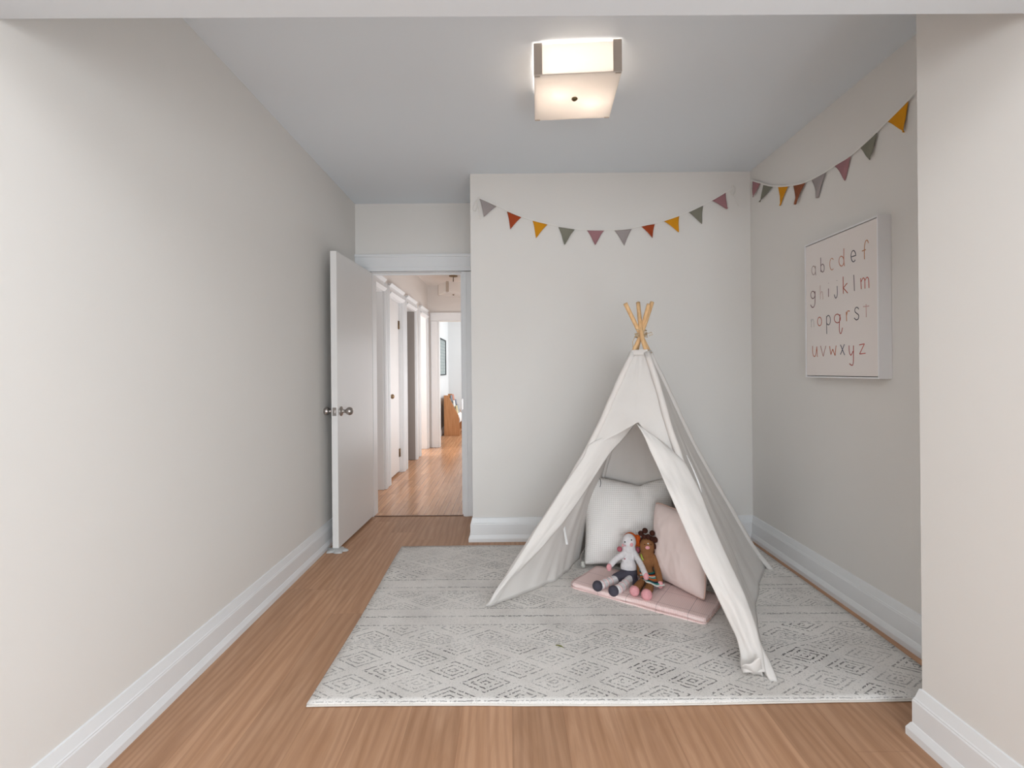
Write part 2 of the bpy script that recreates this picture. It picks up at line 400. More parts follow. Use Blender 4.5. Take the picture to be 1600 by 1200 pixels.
sboxes('wall_doorway', [(XL, XOP0 - 0.02, YN, YN + 0.12, 0, HC), (XOP0 - 0.02, XOP1 + 0.02, YN, YN + 0.12, ZOP + 0.02, HC),
                        (XOP1 + 0.02, XBL, YN, YN + 0.12, 0, HC)], M['wall'])
sboxes('wall_rear', [(XL, -1.2, -3.1, -3.0, 0, HC), (1.2, XN, -3.1, -3.0, 0, HC), (-1.2, 1.2, -3.1, -3.0, 0, 0.45), (-1.2, 1.2, -3.1, -3.0, 2.25, HC)], M['wall'])
# header beam over the wide opening
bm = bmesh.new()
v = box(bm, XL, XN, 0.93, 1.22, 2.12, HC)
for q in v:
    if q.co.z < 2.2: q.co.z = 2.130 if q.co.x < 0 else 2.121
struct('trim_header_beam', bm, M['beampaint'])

# baseboards (mitred profile swept along the wall)
PROF = [(0, 0), (0.031, 0), (0.031, 0.024), (0.021, 0.046), (0.0185, 0.048), (0.0185, 0.121), (0.016, 0.126), (0.0165, 0.129), (0.0135, 0.133), (0.0055, 0.166), (0, 0.1685)]
def sweep(bm, path, prof=PROF, z0=0.0, closed_ends=True):
    """path: list of (x,y); the board lies to the left of the walking direction"""
    n = len(path); P = [Vector(p) for p in path]; rings = []
    for i in range(n):
        d0 = (P[i] - P[i - 1]).normalized() if i else (P[1] - P[0]).normalized()
        d1 = (P[i + 1] - P[i]).normalized() if i < n - 1 else d0
        n0 = Vector((-d0.y, d0.x)); n1 = Vector((-d1.y, d1.x)); m = (n0 + n1); m /= (1 + n0.dot(n1))
        rings.append([bm.verts.new((P[i].x + m.x * t, P[i].y + m.y * t, z0 + z)) for t, z in prof])
    for a, b in zip(rings, rings[1:]):
        for k in range(len(prof)):
            k2 = (k + 1) % len(prof); bm.faces.new((a[k], b[k], b[k2], a[k2]))
    bm.faces.new(rings[0][::-1]); bm.faces.new(rings[-1])
def baseboard(name, path):
    bm = bmesh.new(); sweep(bm, path); return struct(name, bm, M['trim'])
baseboard('baseboard_left', [(XL, YN - 0.02), (XL, -3.0)])
baseboard('baseboard_back', [(XR, YB), (XBL, YB), (XBL, YN - 0.022)][::1])
baseboard('baseboard_right', [(XN, -3.0), (XN, YJ), (XR, YJ), (XR, YB - 0.0)])

# doorway casing and jambs: head casing spans the niche
bm = bmesh.new()
def casing_v(bm, x0, x1, y, z0, z1, sgn=-1):
    w_ = x1 - x0
    box(bm, x0, x1, y - 0.016, y, z0, z1, bev=0.002)
    box(bm, x0 + w_ * 0.08, x0 + w_ * 0.3, y - 0.022, y - 0.01, z0, z1, bev=0.002)
    box(bm, x0 + w_ * 0.7, x0 + w_ * 0.9, y - 0.022, y - 0.01, z0, z1, bev=0.002)
casing_v(bm, XL + 0.004, XOP0 - 0.004, YN, 0, 2.06)
casing_v(bm, XOP1 + 0.006, XBL - 0.002, YN, 0, 2.06)
box(bm, XL + 0.001, XBL - 0.001, YN - 0.018, YN, 2.068, 2.200, bev=0.002)
box(bm, XL + 0.001, XBL - 0.001, YN - 0.026, YN, 2.068, 2.086, bev=0.003)
box(bm, XL + 0.001, XBL - 0.001, YN - 0.024, YN, 2.102, 2.112, bev=0.003)
box(bm, XL + 0.001, XBL - 0.001, YN - 0.030, YN, 2.190, 2.212, bev=0.004)
struct('trim_door_casing', bm, M['trim'])
bm = bmesh.new()
box(bm, XOP0 - 0.02, XOP0, YN, YN + 0.12, 0, ZOP); box(bm, XOP1, XOP1 + 0.02, YN, YN + 0.12, 0, ZOP)
box(bm, XOP0 - 0.02, XOP1 + 0.02, YN, YN + 0.12, ZOP, ZOP + 0.018)
box(bm, XOP0, XOP1, YN + 0.045, YN + 0.06, ZOP - 0.012, ZOP)
box(bm, XOP1 - 0.012, XOP1, YN + 0.045, YN + 0.06, 0, ZOP - 0.012)
struct('trim_door_jamb', bm, M['trim'])
sp = boxobj('strike_plate', (XOP1 - 0.002, XOP1 + 0.009, YN - 0.0245, YN + 0.03, 0.90, 0.99), M['nickel'])
tag(sp, 'small steel strike plate on the right jamb of the open doorway', 'strike plate')
bm = bmesh.new(); box(bm, XOP0, XOP1, YN - 0.006, YN + 0.014, 0.0005, 0.0035, bev=0.001)
struct('trim_threshold', bm, M['darkwood'])

# ---------------------------------------------------------------- hallway shell
XH = -1.31; HH = 2.6; YE = 7.72
def hall_wall():
    bm = bmesh.new(); a, b = XH - 0.13, XH
    ops = [(4.35, 4.99, 2.075), (5.2, 5.86, 2.075), (6.06, 6.66, 2.075), (6.98, 7.60, 2.075)]
    y = YN + 0.12
    for (o0, o1, zt) in ops:
        box(bm, a, b, y, o0, 0, HH); box(bm, a, b, o0, o1, zt, HH); y = o1
    box(bm, a, b, y, YE + 0.12, 0, HH)
    return bm
struct('wall_hall_left', hall_wall(), M['hallwall'])
sboxes('wall_hall_right', [(-0.22, -0.10, YN + 0.12, YE, 0, HH)], M['hallwall'])
sboxes('wall_hall_end', [(XH, -1.146, YE, YE + 0.12, 0, HH), (-1.146, -0.34, YE, YE + 0.12, 2.03, HH), (-0.34, 1.05, YE, YE + 0.12, 0, HH)], M['hallwall'])
sboxes('ceiling_hall', [(-3.1, 1.1, YN + 0.12, 10.5, HH, HH + 0.08)], M['hallwall'])
sboxes('wall_far_left', [(XH - 0.12, XH, YE + 0.12, 10.3, 0, HH)], M['farwall'])
sboxes('wall_far_end', [(XH - 0.12, 1.1, 10.3, 10.42, 0, HH)], M['farwall'])
sboxes('wall_far_right', [(1.0, 1.1, YE + 0.12, 10.3, 0, HH)], M['farwall'])
sboxes('wall_side_rooms', [(-3.1, -3.0, YN + 0.12, 8.0, 0, HH), (-3.0, XH - 0.13, YN + 0.12, YN + 0.2, 0, HH), (-3.0, XH - 0.13, 5.05, 5.13, 0, HH),
                           (-3.0, XH - 0.13, 5.95, 6.03, 0, HH), (-3.0, XH - 0.13, 6.72, 6.80, 0, HH), (-3.0, XH - 0.13, 7.9, 8.0, 0, HH)], M['hallwall'])
bm = bmesh.new()
for (o0, o1) in ((4.35, 4.99), (5.2, 5.86), (6.06, 6.66), (6.98, 7.60)):
    for (s0, s1) in ((o0 - 0.085, o0 - 0.004), (o1 + 0.004, o1 + 0.085)):
        box(bm, XH, XH + 0.018, s0, s1, 0, 2.155, bev=0.002); box(bm, XH, XH + 0.026, s0 + 0.01, s0 + 0.028, 0, 2.155, bev=0.003)
        box(bm, XH, XH + 0.026, s1 - 0.028, s1 - 0.01, 0, 2.155, bev=0.003)
    box(bm, XH, XH + 0.02, o0 - 0.004, o1 + 0.004, 2.078, 2.17, bev=0.002)
    # sloped top and bottom mouldings that catch the light
    for z0 in (2.155, 2.062):
        prism(bm, [(XH + 0.018, o0 - 0.004, z0 - 0.004), (XH + 0.046, o0 - 0.004, z0 + 0.026), (XH + 0.046, o0 - 0.004, z0 + 0.031), (XH, o0 - 0.004, z0 + 0.031), (XH, o0 - 0.004, z0 - 0.004)], (0, o1 - o0 + 0.008, 0))
    box(bm, XH - 0.13, XH, o0 - 0.001, o0 + 0.015, 0, 2.062); box(bm, XH - 0.13, XH, o1 - (0.006 if o1 == 6.66 else 0.015), o1 + 0.001, 0, 2.062)
    box(bm, XH - 0.13, XH, o0, o1, 2.052, 2.076)
struct('trim_hall_casings', bm, M['trim'])
M['jambshade'] = paint('grey_jamb_shade', (158, 151, 146), 0.6, 0.05, 0.02, 100)  # grey colour stands in for the shade inside the third hall doorway
sboxes('trim_jamb_shade', [(XH - 0.135, XH - 0.002, 6.640, 6.6535, 0.001, 2.05), (XH - 0.20, XH - 0.132, 6.60, 6.66, 0.001, 2.3)], M['jambshade'])
bm = bmesh.new()
casing_v(bm, -1.262, -1.148, YE, 0, 2.03); casing_v(bm, -0.338, -0.225, YE, 0, 2.03)
box(bm, -1.262, -0.225, YE - 0.018, YE, 2.034, 2.15, bev=0.002); box(bm, -1.262, -0.225, YE - 0.028, YE, 2.140, 2.165, bev=0.003)
box(bm, -1.262, -0.225, YE - 0.024, YE, 2.034, 2.05, bev=0.003)
box(bm, -1.146, -1.128, YE, YE + 0.12, 0, 2.03); box(bm, -0.358, -0.34, YE, YE + 0.12, 0, 2.03)
struct('trim_hall_end_casing', bm, M['trim'])
HPROF = [(0, 0), (0.016, 0), (0.016, 0.10), (0.008, 0.125), (0, 0.13)]
bm = bmesh.new()
sweep(bm, [(XH, 10.3), (XH, YE + 0.12)], HPROF); sweep(bm, [(1.0, 10.3), (XH + 0.02, 10.3)], HPROF)
struct('baseboard_far_room', bm, M['trim'])

# ---------------------------------------------------------------- doors
def knob(bm, base, direc, r=0.0285, stem=0.034):
    z = Vector(direc).normalized(); q = z.to_track_quat('Z', 'Y').to_matrix().to_4x4(); m = Matrix.Translation(base) @ q
    c = stem + r * 0.9
    prof = [(0, 0), (0.033, 0), (0.034, 0.003), (0.030, 0.007), (0.015, 0.012), (0.0115, 0.018), (0.0115, stem - 0.004)]
    prof += [(r * math.sin(a), c - r * 0.93 * math.cos(a)) for a in [math.pi * k / 12 for k in range(2, 12)]] + [(0, c + r * 0.93)]
    lathe(bm, prof, m, 24)
# open room door
hx, hy = XOP0 + 0.004, YN - 0.024
ang = math.atan2(3.285 - hy, -1.180 - (hx - 0.0))
door = empty('door_1', (hx, hy, 0), ang); tag(door, kind='structure')
W_, T_ = 0.748, 0.043   # local x along leaf from hinge to free edge; local -y is towards +X world? (leaf body lies on -y side)
bm = bmesh.new(); box(bm, 0.0, W_, -T_, 0, 0.018, 2.056, bev=0.0015)
lf_ = obj('door_leaf', bm, M['doorpaint'], door, local=True)
bm = bmesh.new(); knob(bm, Vector((W_ - 0.062, 0, 0.952)), (0, 1, 0)); obj('door_knob', bm, M['nickel'], lf_, local=True)
bm = bmesh.new(); knob(bm, Vector((W_ - 0.062, -T_, 0.952)), (0, -1, 0)); obj('door_knob', bm, M['nickel'], lf_, local=True)
bm = bmesh.new(); box(bm, W_ - 0.001, W_ + 0.0015, -T_ + 0.008, -0.008, 0.925, 0.982, bev=0.0006)
box(bm, W_, W_ + 0.009, -T_ + 0.015, -0.016, 0.943, 0.964, bev=0.002)
obj('latch', bm, M['nickel'], lf_, local=True)
for hz in (0.25, 1.05, 1.82):
    bm = bmesh.new(); lathe(bm, [(0, 0), (0.006, 0), (0.006, 0.09), (0, 0.09)], Matrix.Translation((0.002, -T_ - 0.004, hz)), 12)
    obj('hinge', bm, M['brass'], lf_, local=True)
# closed door in the hall (second opening)
d2 = empty('door_2', (XH - 0.04, 5.53, 0)); tag(d2, kind='structure')
boxobj('door_leaf', (XH - 0.075, XH - 0.035, 5.216, 5.844, 0.022, 2.05), M['doorpaint'], d2, bev=0.002)
bm = bmesh.new(); knob(bm, Vector((XH - 0.035, 5.285, 0.95)), (1, 0, 0), 0.026, 0.03); obj('door_knob', bm, M['brass'], d2)
for hz in (0.19, 1.74):
    bm = bmesh.new(); lathe(bm, [(0, 0), (0.007, 0), (0.007, 0.1), (0, 0.1)], Matrix.Translation((XH - 0.029, 5.838, hz)), 12)
    box(bm, XH - 0.036, XH - 0.033, 5.80, 5.838, hz, hz + 0.1)
    obj('hinge', bm, M['brass'], d2)
# crumpled clear-white stop under the free edge of the open door
fx, fy = hx + math.cos(ang) * (W_ - 0.01), hy + math.sin(ang) * (W_ - 0.01)
bm = bmesh.new()
def stopfn(a, b_):
    th = a * 2 * math.pi; ph = b_ * math.pi / 2
    r = 1 + 0.16 * math.sin(5 * th + 1) + 0.08 * math.sin(9 * th + 3 * b_)
    return Vector((fx - 0.012 + 0.068 * r * math.cos(th) * math.sin(ph + 0.02), fy - 0.012 + 0.052 * r * math.sin(th) * math.sin(ph + 0.02), 0.001 + 0.0158 * math.cos(ph) ** 0.5 + 0.002 * math.sin(11 * th) * b_ * (1 - b_)))
grid(bm, lambda a, b_: stopfn(a, b_), 48, 8)
bmesh.ops.remove_doubles(bm, verts=bm.verts, dist=0.0004)
bx = NB('translucent_white_rubber'); bx.b.inputs['Transmission Weight'].default_value = 0.35
M['rubber'] = bx.fin(bx.mix(bx.noise(bx.obj(), 60, 3), lin((238, 238, 236)), lin((210, 212, 212))), 0.25)
tag(obj('door_stop', bm, M['rubber']), 'small crumpled translucent white door stop on the floor under the open white door', 'door stop')

# ---------------------------------------------------------------- ceiling lights
def ceil_light(name, loc, rz, s, h, top, label, cat='ceiling light', stem=0.0, power=7.0, color=(1, 0.97, 0.93), bulbs=2, lit=True):
    frost = M['frost'] if lit else M['frost_off']; bulbm = M['bulb'] if lit else M['frost_off']
    t = empty(name, loc, rz); tag(t, label, cat); hs = s / 2; zb = -top - h
    L = dict(local=True)
    if stem:
        bm = bmesh.new(); lathe(bm, [(0, 0), (0.062, 0), (0.06, -0.012), (0.02, -0.02), (0, -0.02)], Matrix(), 24); obj('canopy', bm, M['brass'], t, **L)
        bm = bmesh.new(); tube(bm, [(0, 0, -0.015), (0, 0, zb + 0.02)], 0.006, 10); obj('stem', bm, M['bronze'], t, **L)
        bm = bmesh.new(); box(bm, -0.08, 0.08, -0.008, 0.008, -top - 0.02, -top - 0.012); obj('crossbar', bm, M['bronze'], t, **L)
    else:
        bm = bmesh.new(); box(bm, -hs * 0.8, hs * 0.8, -hs * 0.8, hs * 0.8, -0.022, 0, bev=0.003); obj('mounting_plate', bm, M['trim'], t, **L)
    tg = 0.005
    for (x0, x1, y0, y1) in ((-hs, hs, -hs, -hs + tg), (-hs, hs, hs - tg, hs), (-hs, -hs + tg, -hs + tg, hs - tg), (hs - tg, hs, -hs + tg, hs - tg)):
        bm = bmesh.new(); box(bm, x0, x1, y0, y1, zb + 0.006, -top - (0.004 if not stem else 0), bev=0.001); obj('side_glass', bm, frost, t, **L)
    bm = bmesh.new(); box(bm, -hs - 0.002, hs + 0.002, -hs - 0.002, hs + 0.002, zb, zb + 0.005, bev=0.0015); obj('bottom_glass', bm, M['frost_bottom'] if lit else frost, t, **L)
    for sx in (-1, 1):
        for sy in (-1, 1):
            bm = bmesh.new(); cx, cy = sx * hs, sy * hs; q = 0.034
            box(bm, min(cx, cx - sx * q), max(cx, cx - sx * q), min(cy, cy + sy * 0.003), max(cy, cy + sy * 0.003), zb + 0.004, -top + 0.002)
            box(bm, min(cx, cx + sx * 0.003), max(cx, cx + sx * 0.003), min(cy, cy - sy * 0.012), max(cy, cy - sy * 0.012), zb + 0.004, -top + 0.002)
            box(bm, min(cx, cx - sx * 0.024), max(cx, cx - sx * 0.024), min(cy, cy - sy * 0.008), max(cy, cy - sy * 0.008), zb - 0.003, zb + 0.001)
            obj('corner_bracket', bm, M['taupe'], t, **L)
    bm = bmesh.new(); lathe(bm, [(0, 0.0), (0.014, 0.0), (0.015, -0.004), (0.011, -0.008), (0.006, -0.012), (0, -0.013)], Matrix.Translation((0, 0, zb)), 20)
    obj('finial', bm, M['bronze'], t, **L)
    mw = Matrix.Translation(loc) @ Matrix.Rotation(rz, 4, 'Z')
    for k in range(bulbs):
        bx_, by_ = ((-0.085, -0.03), (0.085, 0.05))[k] if bulbs == 2 else (0, 0)
        bm = bmesh.new(); ball(bm, Vector((bx_, by_, -top - h * 0.66)), 0.024, sub=2)
        lathe(bm, [(0, 0.05), (0.013, 0.05), (0.014, 0.02), (0.012, 0.015)], Matrix.Translation((bx_, by_, -top - h * 0.66)), 12)
        obj('bulb', bm, bulbm, t, **L)
        if not lit: continue
        p = mw @ Vector((bx_, by_, -top - h * 0.66 - 0.0))
    return t
ceil_light('ceiling_light', (0.317, 2.255, HC), R(-3.6), 0.372, 0.138, 0.006,
           'square frosted glass ceiling light with taupe corner brackets above the teepee', power=14.0)
ceil_light('ceiling_light', (-0.80, 6.93, HH), R(28), 0.34, 0.15, 0.12,
           'semi-flush frosted glass ceiling light hanging on a short stem in the hallway', stem=1, lit=False)

# ---------------------------------------------------------------- far room things
pic = empty('letter_board', (XH, 9.2, 1.14)); tag(pic, 'dark framed grey board hanging on the wall beyond the hallway', 'wall board')
bm = bmesh.new()
for d in ((XH + 0.001, XH + 0.032, 8.70, 9.72, 1.144, 1.164), (XH + 0.001, XH + 0.032, 8.70, 9.72, 1.826, 1.846), (XH + 0.001, XH + 0.032, 8.70, 8.722, 1.164, 1.826), (XH + 0.001, XH + 0.032, 9.698, 9.72, 1.164, 1.826)):
    box(bm, *d)
obj('frame', bm, M['black'], pic)
bq = NB('grey_felt_board'); s = bq.sep(bq.obj())
gr = bq.math('GREATER_THAN', bq.math('FRACT', bq.math('DIVIDE', s[2], 0.03)), 0.78)
rows = bq.math('MULTIPLY', bq.math('GREATER_THAN', bq.noise(bq.comb(bq.math('MULTIPLY', s[1], 30.0), bq.math('MULTIPLY', bq.math('FLOOR', bq.math('DIVIDE', s[2], 0.06)), 3.7)), 1.0, 1), 0.5),
               bq.math('GREATER_THAN', bq.math('FRACT', bq.math('DIVIDE', s[2], 0.06)), 0.5))
cc = bq.mix(bq.math('MULTIPLY', gr, 0.3), lin((150, 160, 160)), lin((110, 120, 120)))
cc = bq.mix(bq.math('MULTIPLY', rows, 0.35), cc, lin((205, 208, 206)))
M['felt'] = bq.fin(cc, 0.8)
boxobj('board', (XH + 0.001, XH + 0.016, 8.722, 9.698, 1.164, 1.826), M['felt'], pic)

shelf = empty('book_rack', (-1.1, 9.35, 0)); tag(shelf, 'wooden sling book rack with sloped white pockets at the end of the hallway', 'book rack')
prof = [(-1.245, 0.0), (-1.245, 0.765), (-1.165, 0.765), (-0.968, 0.375), (-0.948, 0.04), (-0.948, 0.0)]
for y in (9.08, 9.68):
    bm = bmesh.new(); prism(bm, [(x, y, z) for x, z in prof], (0, 0.022, 0)); obj('side_panel', bm, M['oak'], shelf)
bm = bmesh.new(); box(bm, -1.24, -1.225, 9.102, 9.68, 0.08, 0.74); obj('back_panel', bm, M['oak'], shelf)
bm = bmesh.new(); box(bm, -1.24, -0.96, 9.102, 9.68, 0.05, 0.068); obj('bottom_shelf', bm, M['oak'], shelf)
for k in range(4):
    t0 = k / 4; x0 = -1.175 + 0.2 * t0; z0 = 0.73 - 0.4 * t0
    bm = bmesh.new()
    grid(bm, lambda u, v_: Vector((x0 + 0.03 + 0.035 * v_ + 0.02 * math.sin(math.pi * v_), 9.105 + 0.57 * u, z0 - 0.02 - 0.17 * v_)), 8, 8)
    o = obj('fabric_pocket', bm, M['ribbon'], shelf, smooth=True); md = o.modifiers.new('t', 'SOLIDIFY'); md.thickness = 0.003
bkc = [(120, 130, 140), (200, 120, 90), (236, 236, 232), (90, 100, 120), (214, 196, 150), (160, 170, 176)]
for i, c in enumerate(bkc): M['book%d' % i] = paint('book_cover_%d' % i, c, 0.4)
bk = 0
bdesc = [('slate grey', 'top tier, near end'), ('terracotta', 'top tier, far end'), ('white', 'second tier, near end'), ('navy grey', 'second tier, far end'),
         ('sand yellow', 'third tier, near end'), ('pale blue grey', 'third tier, far end')]
for k in range(3):
    for j in range(2):
        t0 = k / 4; x0 = -1.150 + 0.2 * t0; z0 = 0.66 - 0.4 * t0; y0 = 9.14 + j * 0.27
        bm = bmesh.new()
        prism(bm, [(x0 + 0.045, y0, z0 - 0.10), (x0 + 0.06, y0, z0 - 0.10), (x0 + 0.03, y0, z0 + 0.10), (x0 + 0.015, y0, z0 + 0.10)], (0, 0.2, 0))
        o = obj('picture_book', bm, M['book%d' % bk]); tag(o, '%s picture book in the book rack, %s' % bdesc[bk], 'book', 'picture books in the book rack'); bk += 1
# small dark post in the second open doorway of the hall
bm = bmesh.new(); lathe(bm, [(0, 0), (0.016, 0), (0.013, 0.05), (0.011, 0.12), (0.018, 0.15), (0.012, 0.16), (0.028, 0.185), (0.028, 0.205), (0.015, 0.225), (0, 0.228)], Matrix.Translation((XH - 0.095, 6.42, 0)), 16)
tag(obj('wooden_post', bm, M['darkwood']), 'short dark wooden post with a round top in the dim hallway doorway', 'post')

# ---------------------------------------------------------------- rug
RX0, RY0, RW, RD = -0.752, 1.755, 2.405, 1.575
bm = bmesh.new()
def rugz(x, y): return 0.008 + 0.0018 * mnoise.noise(Vector((x * 2.2, y * 2.2, 3))) + 0.001 * mnoise.noise(Vector((x * 7, y * 7, 5)))
def rx(u, v_):
    x = u * RW; y = v_ * RD
    return Vector((x + 0.006 * math.sin(v_ * 5) + 0.025 * u * v_, y + 0.004 * math.sin(u * 9) - 0.010 * (1 - v_) * math.sin(u * math.pi) * 0.6, rugz(x, y)))
grid(bm, rx, 70, 46)
rug = obj('area_rug', bm, M['rug'], None, local=True); rug.location = (RX0, RY0, 0.0)
md = rug.modifiers.new('t', 'SOLIDIFY'); md.thickness = 0.0055; md.offset = -1
tag(rug, 'large ivory rug with distressed grey diamond pattern on the wood floor under the teepee', 'rug')
bm = bmesh.new(); pts = []
N_ = 60
for i in range(N_ + 1): pts.append(rx(i / N_, 0))
for i in range(1, N_ + 1): pts.append(rx(1, i / N_))
for i in range(1, N_ + 1): pts.append(rx(1 - i / N_, 1))
for i in range(1, N_ + 1): pts.append(rx(0, 1 - i / N_))
tube(bm, [p + Vector((0, 0, -0.0030)) for p in pts], 0.0033, 8, caps=False)
obj('rug_binding', bm, M['rugedge'], rug, local=True)
# fallen leaf on the rug
lc = atZ(874, 1011, 0.011); bm = bmesh.new()
def lf(u, v_):
    a = u * 0.036 - 0.018; wd = 0.0048 * math.sin(math.pi * min(1, u * 1.02)) ** 0.8; s_ = (v_ - 0.5) * 2
    p = Vector((a, s_ * wd, 0.002 + 0.003 * abs(s_) + 0.002 * math.sin(u * 3)))
    return lc + Matrix.Rotation(R(-28), 3, 'Z') @ p
grid(bm, lf, 12, 4); tube(bm, [lf(0.96, .5), lf(1.0, .5) + Vector((.006, -.003, 0))], 0.0009, 6)
M['leaf'] = paint('olive_leaf', (134, 134, 74), 0.5, 0.2, 0.2, 200)
o = obj('leaf', bm, M['leaf'], smooth=True); md = o.modifiers.new('t', 'SOLIDIFY'); md.thickness = 0.0006
tag(o, 'tiny olive green leaf lying on the ivory rug', 'leaf')

# ---------------------------------------------------------------- teepee
TP = empty('teepee', (0.77, 2.65, 0.009)); tag(TP, 'white canvas play teepee with four wooden poles standing on the rug', 'teepee')
def poleline(px, D0, D1, zc=1.42):
    k = (D1 - D0) / zc; out = []
    for (x, y) in px:
        u, v_ = der(x, y); d = (D0 + k * CH) / (1 + k * v_ / FPX); out.append(Vector((u * d / FPX, d, CH - v_ * d / FPX)))
    return out
LF = poleline([(768, 943), (800, 891), (840, 829), (878, 771), (912, 714), (939, 662), (963, 607), (986, 557), (1002, 522), (1019, 472)], 2.46, 2.655)
RF = poleline([(1203, 1056), (1174, 985), (1145, 912), (1113, 846), (1085, 775), (1062, 715), (1044, 662), (1029, 607), (1013, 557), (1003, 525), (997, 473)], 1.875, 2.635)
RB = poleline([(1198, 886), (1171, 847), (1140, 793), (1108, 739), (1077, 682), (1047, 618), (1020, 562), (1000, 521), (977, 474)], 2.94, 2.665)
LB = poleline([(914, 853), (926, 800), (941, 745), (956, 690), (970, 640), (983, 592), (992, 558), (1001, 522), (1014, 475)], 3.28, 2.69)
for p in (LF, RF, RB, LB):
    if p[0].z < 0.012: p[0].z = 0.012
poles = {'LF': LF, 'RF': RF, 'RB': RB, 'LB': LB}
def resample(P, n=60): return [interp(P, i / n) for i in range(n + 1)]
PS = {k: resample(p) for k, p in poles.items()}
def at_z(name, z):
    P = PS[name]
    for a, b in zip(P, P[1:]):
        if a.z <= z <= b.z: f = (z - a.z) / max(1e-9, b.z - a.z); return a.lerp(b, f)
    return (P[0] if z < P[0].z else P[-1]).copy()
for k in PS:
    bm = bmesh.new(); tube(bm, PS[k], 0.0115, 12); po = obj('pole', bm, M['pine'], TP)
    bm = bmesh.new(); zs = [0.02 + (1.315 - 0.02) * i / 30 for i in range(31)]
    tube(bm, [at_z(k, z) for z in zs], [0.017 + 0.0012 * math.sin(i * 1.7) for i in range(31)], 12); obj('pole_sleeve', bm, M['canvas'], po)['label'] = 'white canvas sleeve'
ZT = 1.33
def panel(a, b, inward, sag, zfn=lambda s: 0.014, wr=0.006, seed=0, hemsag=0.0, zt=ZT, nu=46, nv=60):
    bm = bmesh.new()
    inw = Vector(inward).normalized()
    def fn(s, t):
        zb = zfn(s); z = zb + (zt - zb) * t
        p = at_z(a, z).lerp(at_z(b, z), s); p.z = z
        e = math.sin(math.pi * s); g = (1 - t) ** 0.8
        p += inw * e * (sag * g + hemsag * (1 - t) ** 4)
        wv = mnoise.noise(Vector((s * 7, t * 2.2, seed))) * 1.0 + mnoise.noise(Vector((s * 22, t * 4, seed + 9))) * 0.35
        p += inw * wv * wr * e * (0.4 + g)
        return p
    grid(bm, fn, nu, nv); return bm
def cobj(name, bm, mat=None, th=0.0016, label=None):
    o = obj(name, bm, mat or M['canvas'], TP, smooth=True); md = o.modifiers.new('t', 'SOLIDIFY'); md.thickness = th; md.offset = 0
    if label: o['label'] = label
    return o
cobj('left_panel', panel('LF', 'LB', (0.72, -0.62, 0), 0.035, lambda s: 0.016 + 0.05 * abs(s - .45) * math.sin(math.pi * s), 0.016, 1, 0.075))
cobj('back_panel', panel('LB', 'RB', (-0.3, -0.95, 0), -0.06, lambda s: 0.016, 0.010, 2, 0.0))
cobj('right_panel', panel('RF', 'RB', (-0.86, 0.45, 0), 0.015, lambda s: 0.016, 0.010, 3, 0.035))
# front panel above the opening
fz = {}
A = None
apx = (994, 660)
LFo = poleline([(921, 693)], 2.46, 2.655)[0]; RFo = poleline([(1070, 722)], 1.875, 2.635)[0]
# opening apex lies on the front plane between the poles
za = 0.955
for _ in range(12):
    l, r_ = at_z('LF', za), at_z('RF', za)
    # find s so that the point projects to x=994
    best = min((abs((CX + (l.lerp(r_, s / 100).x) * FPX / l.lerp(r_, s / 100).y) - 996), s / 100) for s in range(101))
    s_ap = best[1]; p = l.lerp(r_, s_ap); py = CY + (CH - p.z) * FPX / p.y
    za += (py - 661.5) * p.y / FPX
APEX = p.copy(); zL = LFo.z - 0.03; zR = RFo.z - 0.03
def zlow(s):
    if s < s_ap: f = s / s_ap; return zL + (za - zL) * f ** 0.85
    f = (1 - s) / (1 - s_ap); return zR + (za - zR) * f ** 0.85
cobj('front_panel', panel('LF', 'RF', (0.3, 0.9, 0), 0.004, zlow, 0.003, 5, 0.0))
# rolled-back door flaps
def flap(inner, outer, D0, D1, seed, side):
    n = 44; bm = bmesh.new()
    I = [Vector((a, b, 0)) for a, b in inner]; O = [Vector((a, b, 0)) for a, b in outer]
    k = (D1 - D0) / 1.42
    def dep(x, y):
        u, v_ = der(x, y); return (D0 + k * CH) / (1 + k * v_ / FPX)
    def fn(s, t):
        i = interp(I, t); o = interp(O, t)
        S = min(s / 0.8, 1.0); wrap = max(0, (s - 0.8) / 0.2)
        q = i.lerp(o, S); d = dep(*o.xy) if side else dep(*o.xy)
        bul = -0.020 * math.sin(math.pi * min(1, S * 0.85)) + 0.012 * (1 - S)
        bul += 0.006 * mnoise.noise(Vector((s * 5, t * 9, seed))) + 0.003 * mnoise.noise(Vector((s * 14, t * 20, seed)))
        d += bul - 0.012 + wrap * 0.045
        x = q.x + (wrap * 5 * (-1 if side else 1))
        p = atY(x, q.y, d)
        p.z = max(p.z, 0.0135)
        return p
    grid(bm, fn, 22, n); return bm
li = [(994, 661), (974, 686), (953, 709), (932, 741), (914, 769), (896, 795), (881, 816), (862, 838), (843, 860), (822, 882), (803, 902), (787, 922), (776, 938), (769, 946)]
lo = [(960, 676), (921, 694), (912, 713), (893, 741), (876, 766), (859, 793), (840, 822), (824, 848), (809, 871), (796, 892), (783, 910), (772, 926), (764, 940), (759, 946)]
cobj('door_flap', flap(li, lo, 2.455, 2.655, 1, 0))
ri = [(994, 661), (1006, 681), (1017, 707), (1029, 732), (1039, 755), (1060, 803), (1081, 851), (1098, 888), (1113, 917), (1137, 968), (1150, 995), (1156, 1020), (1157, 1040), (1160, 1051)]
ro = [(1040, 694), (1070, 722), (1083, 745), (1096, 772), (1110, 808), (1126, 846), (1145, 887), (1161, 921), (1172, 950), (1181, 976), (1187, 1000), (1192, 1020), (1194, 1033), (1196, 1050)]
cobj('door_flap', flap(ri, ro, 1.868, 2.635, 2, 1))
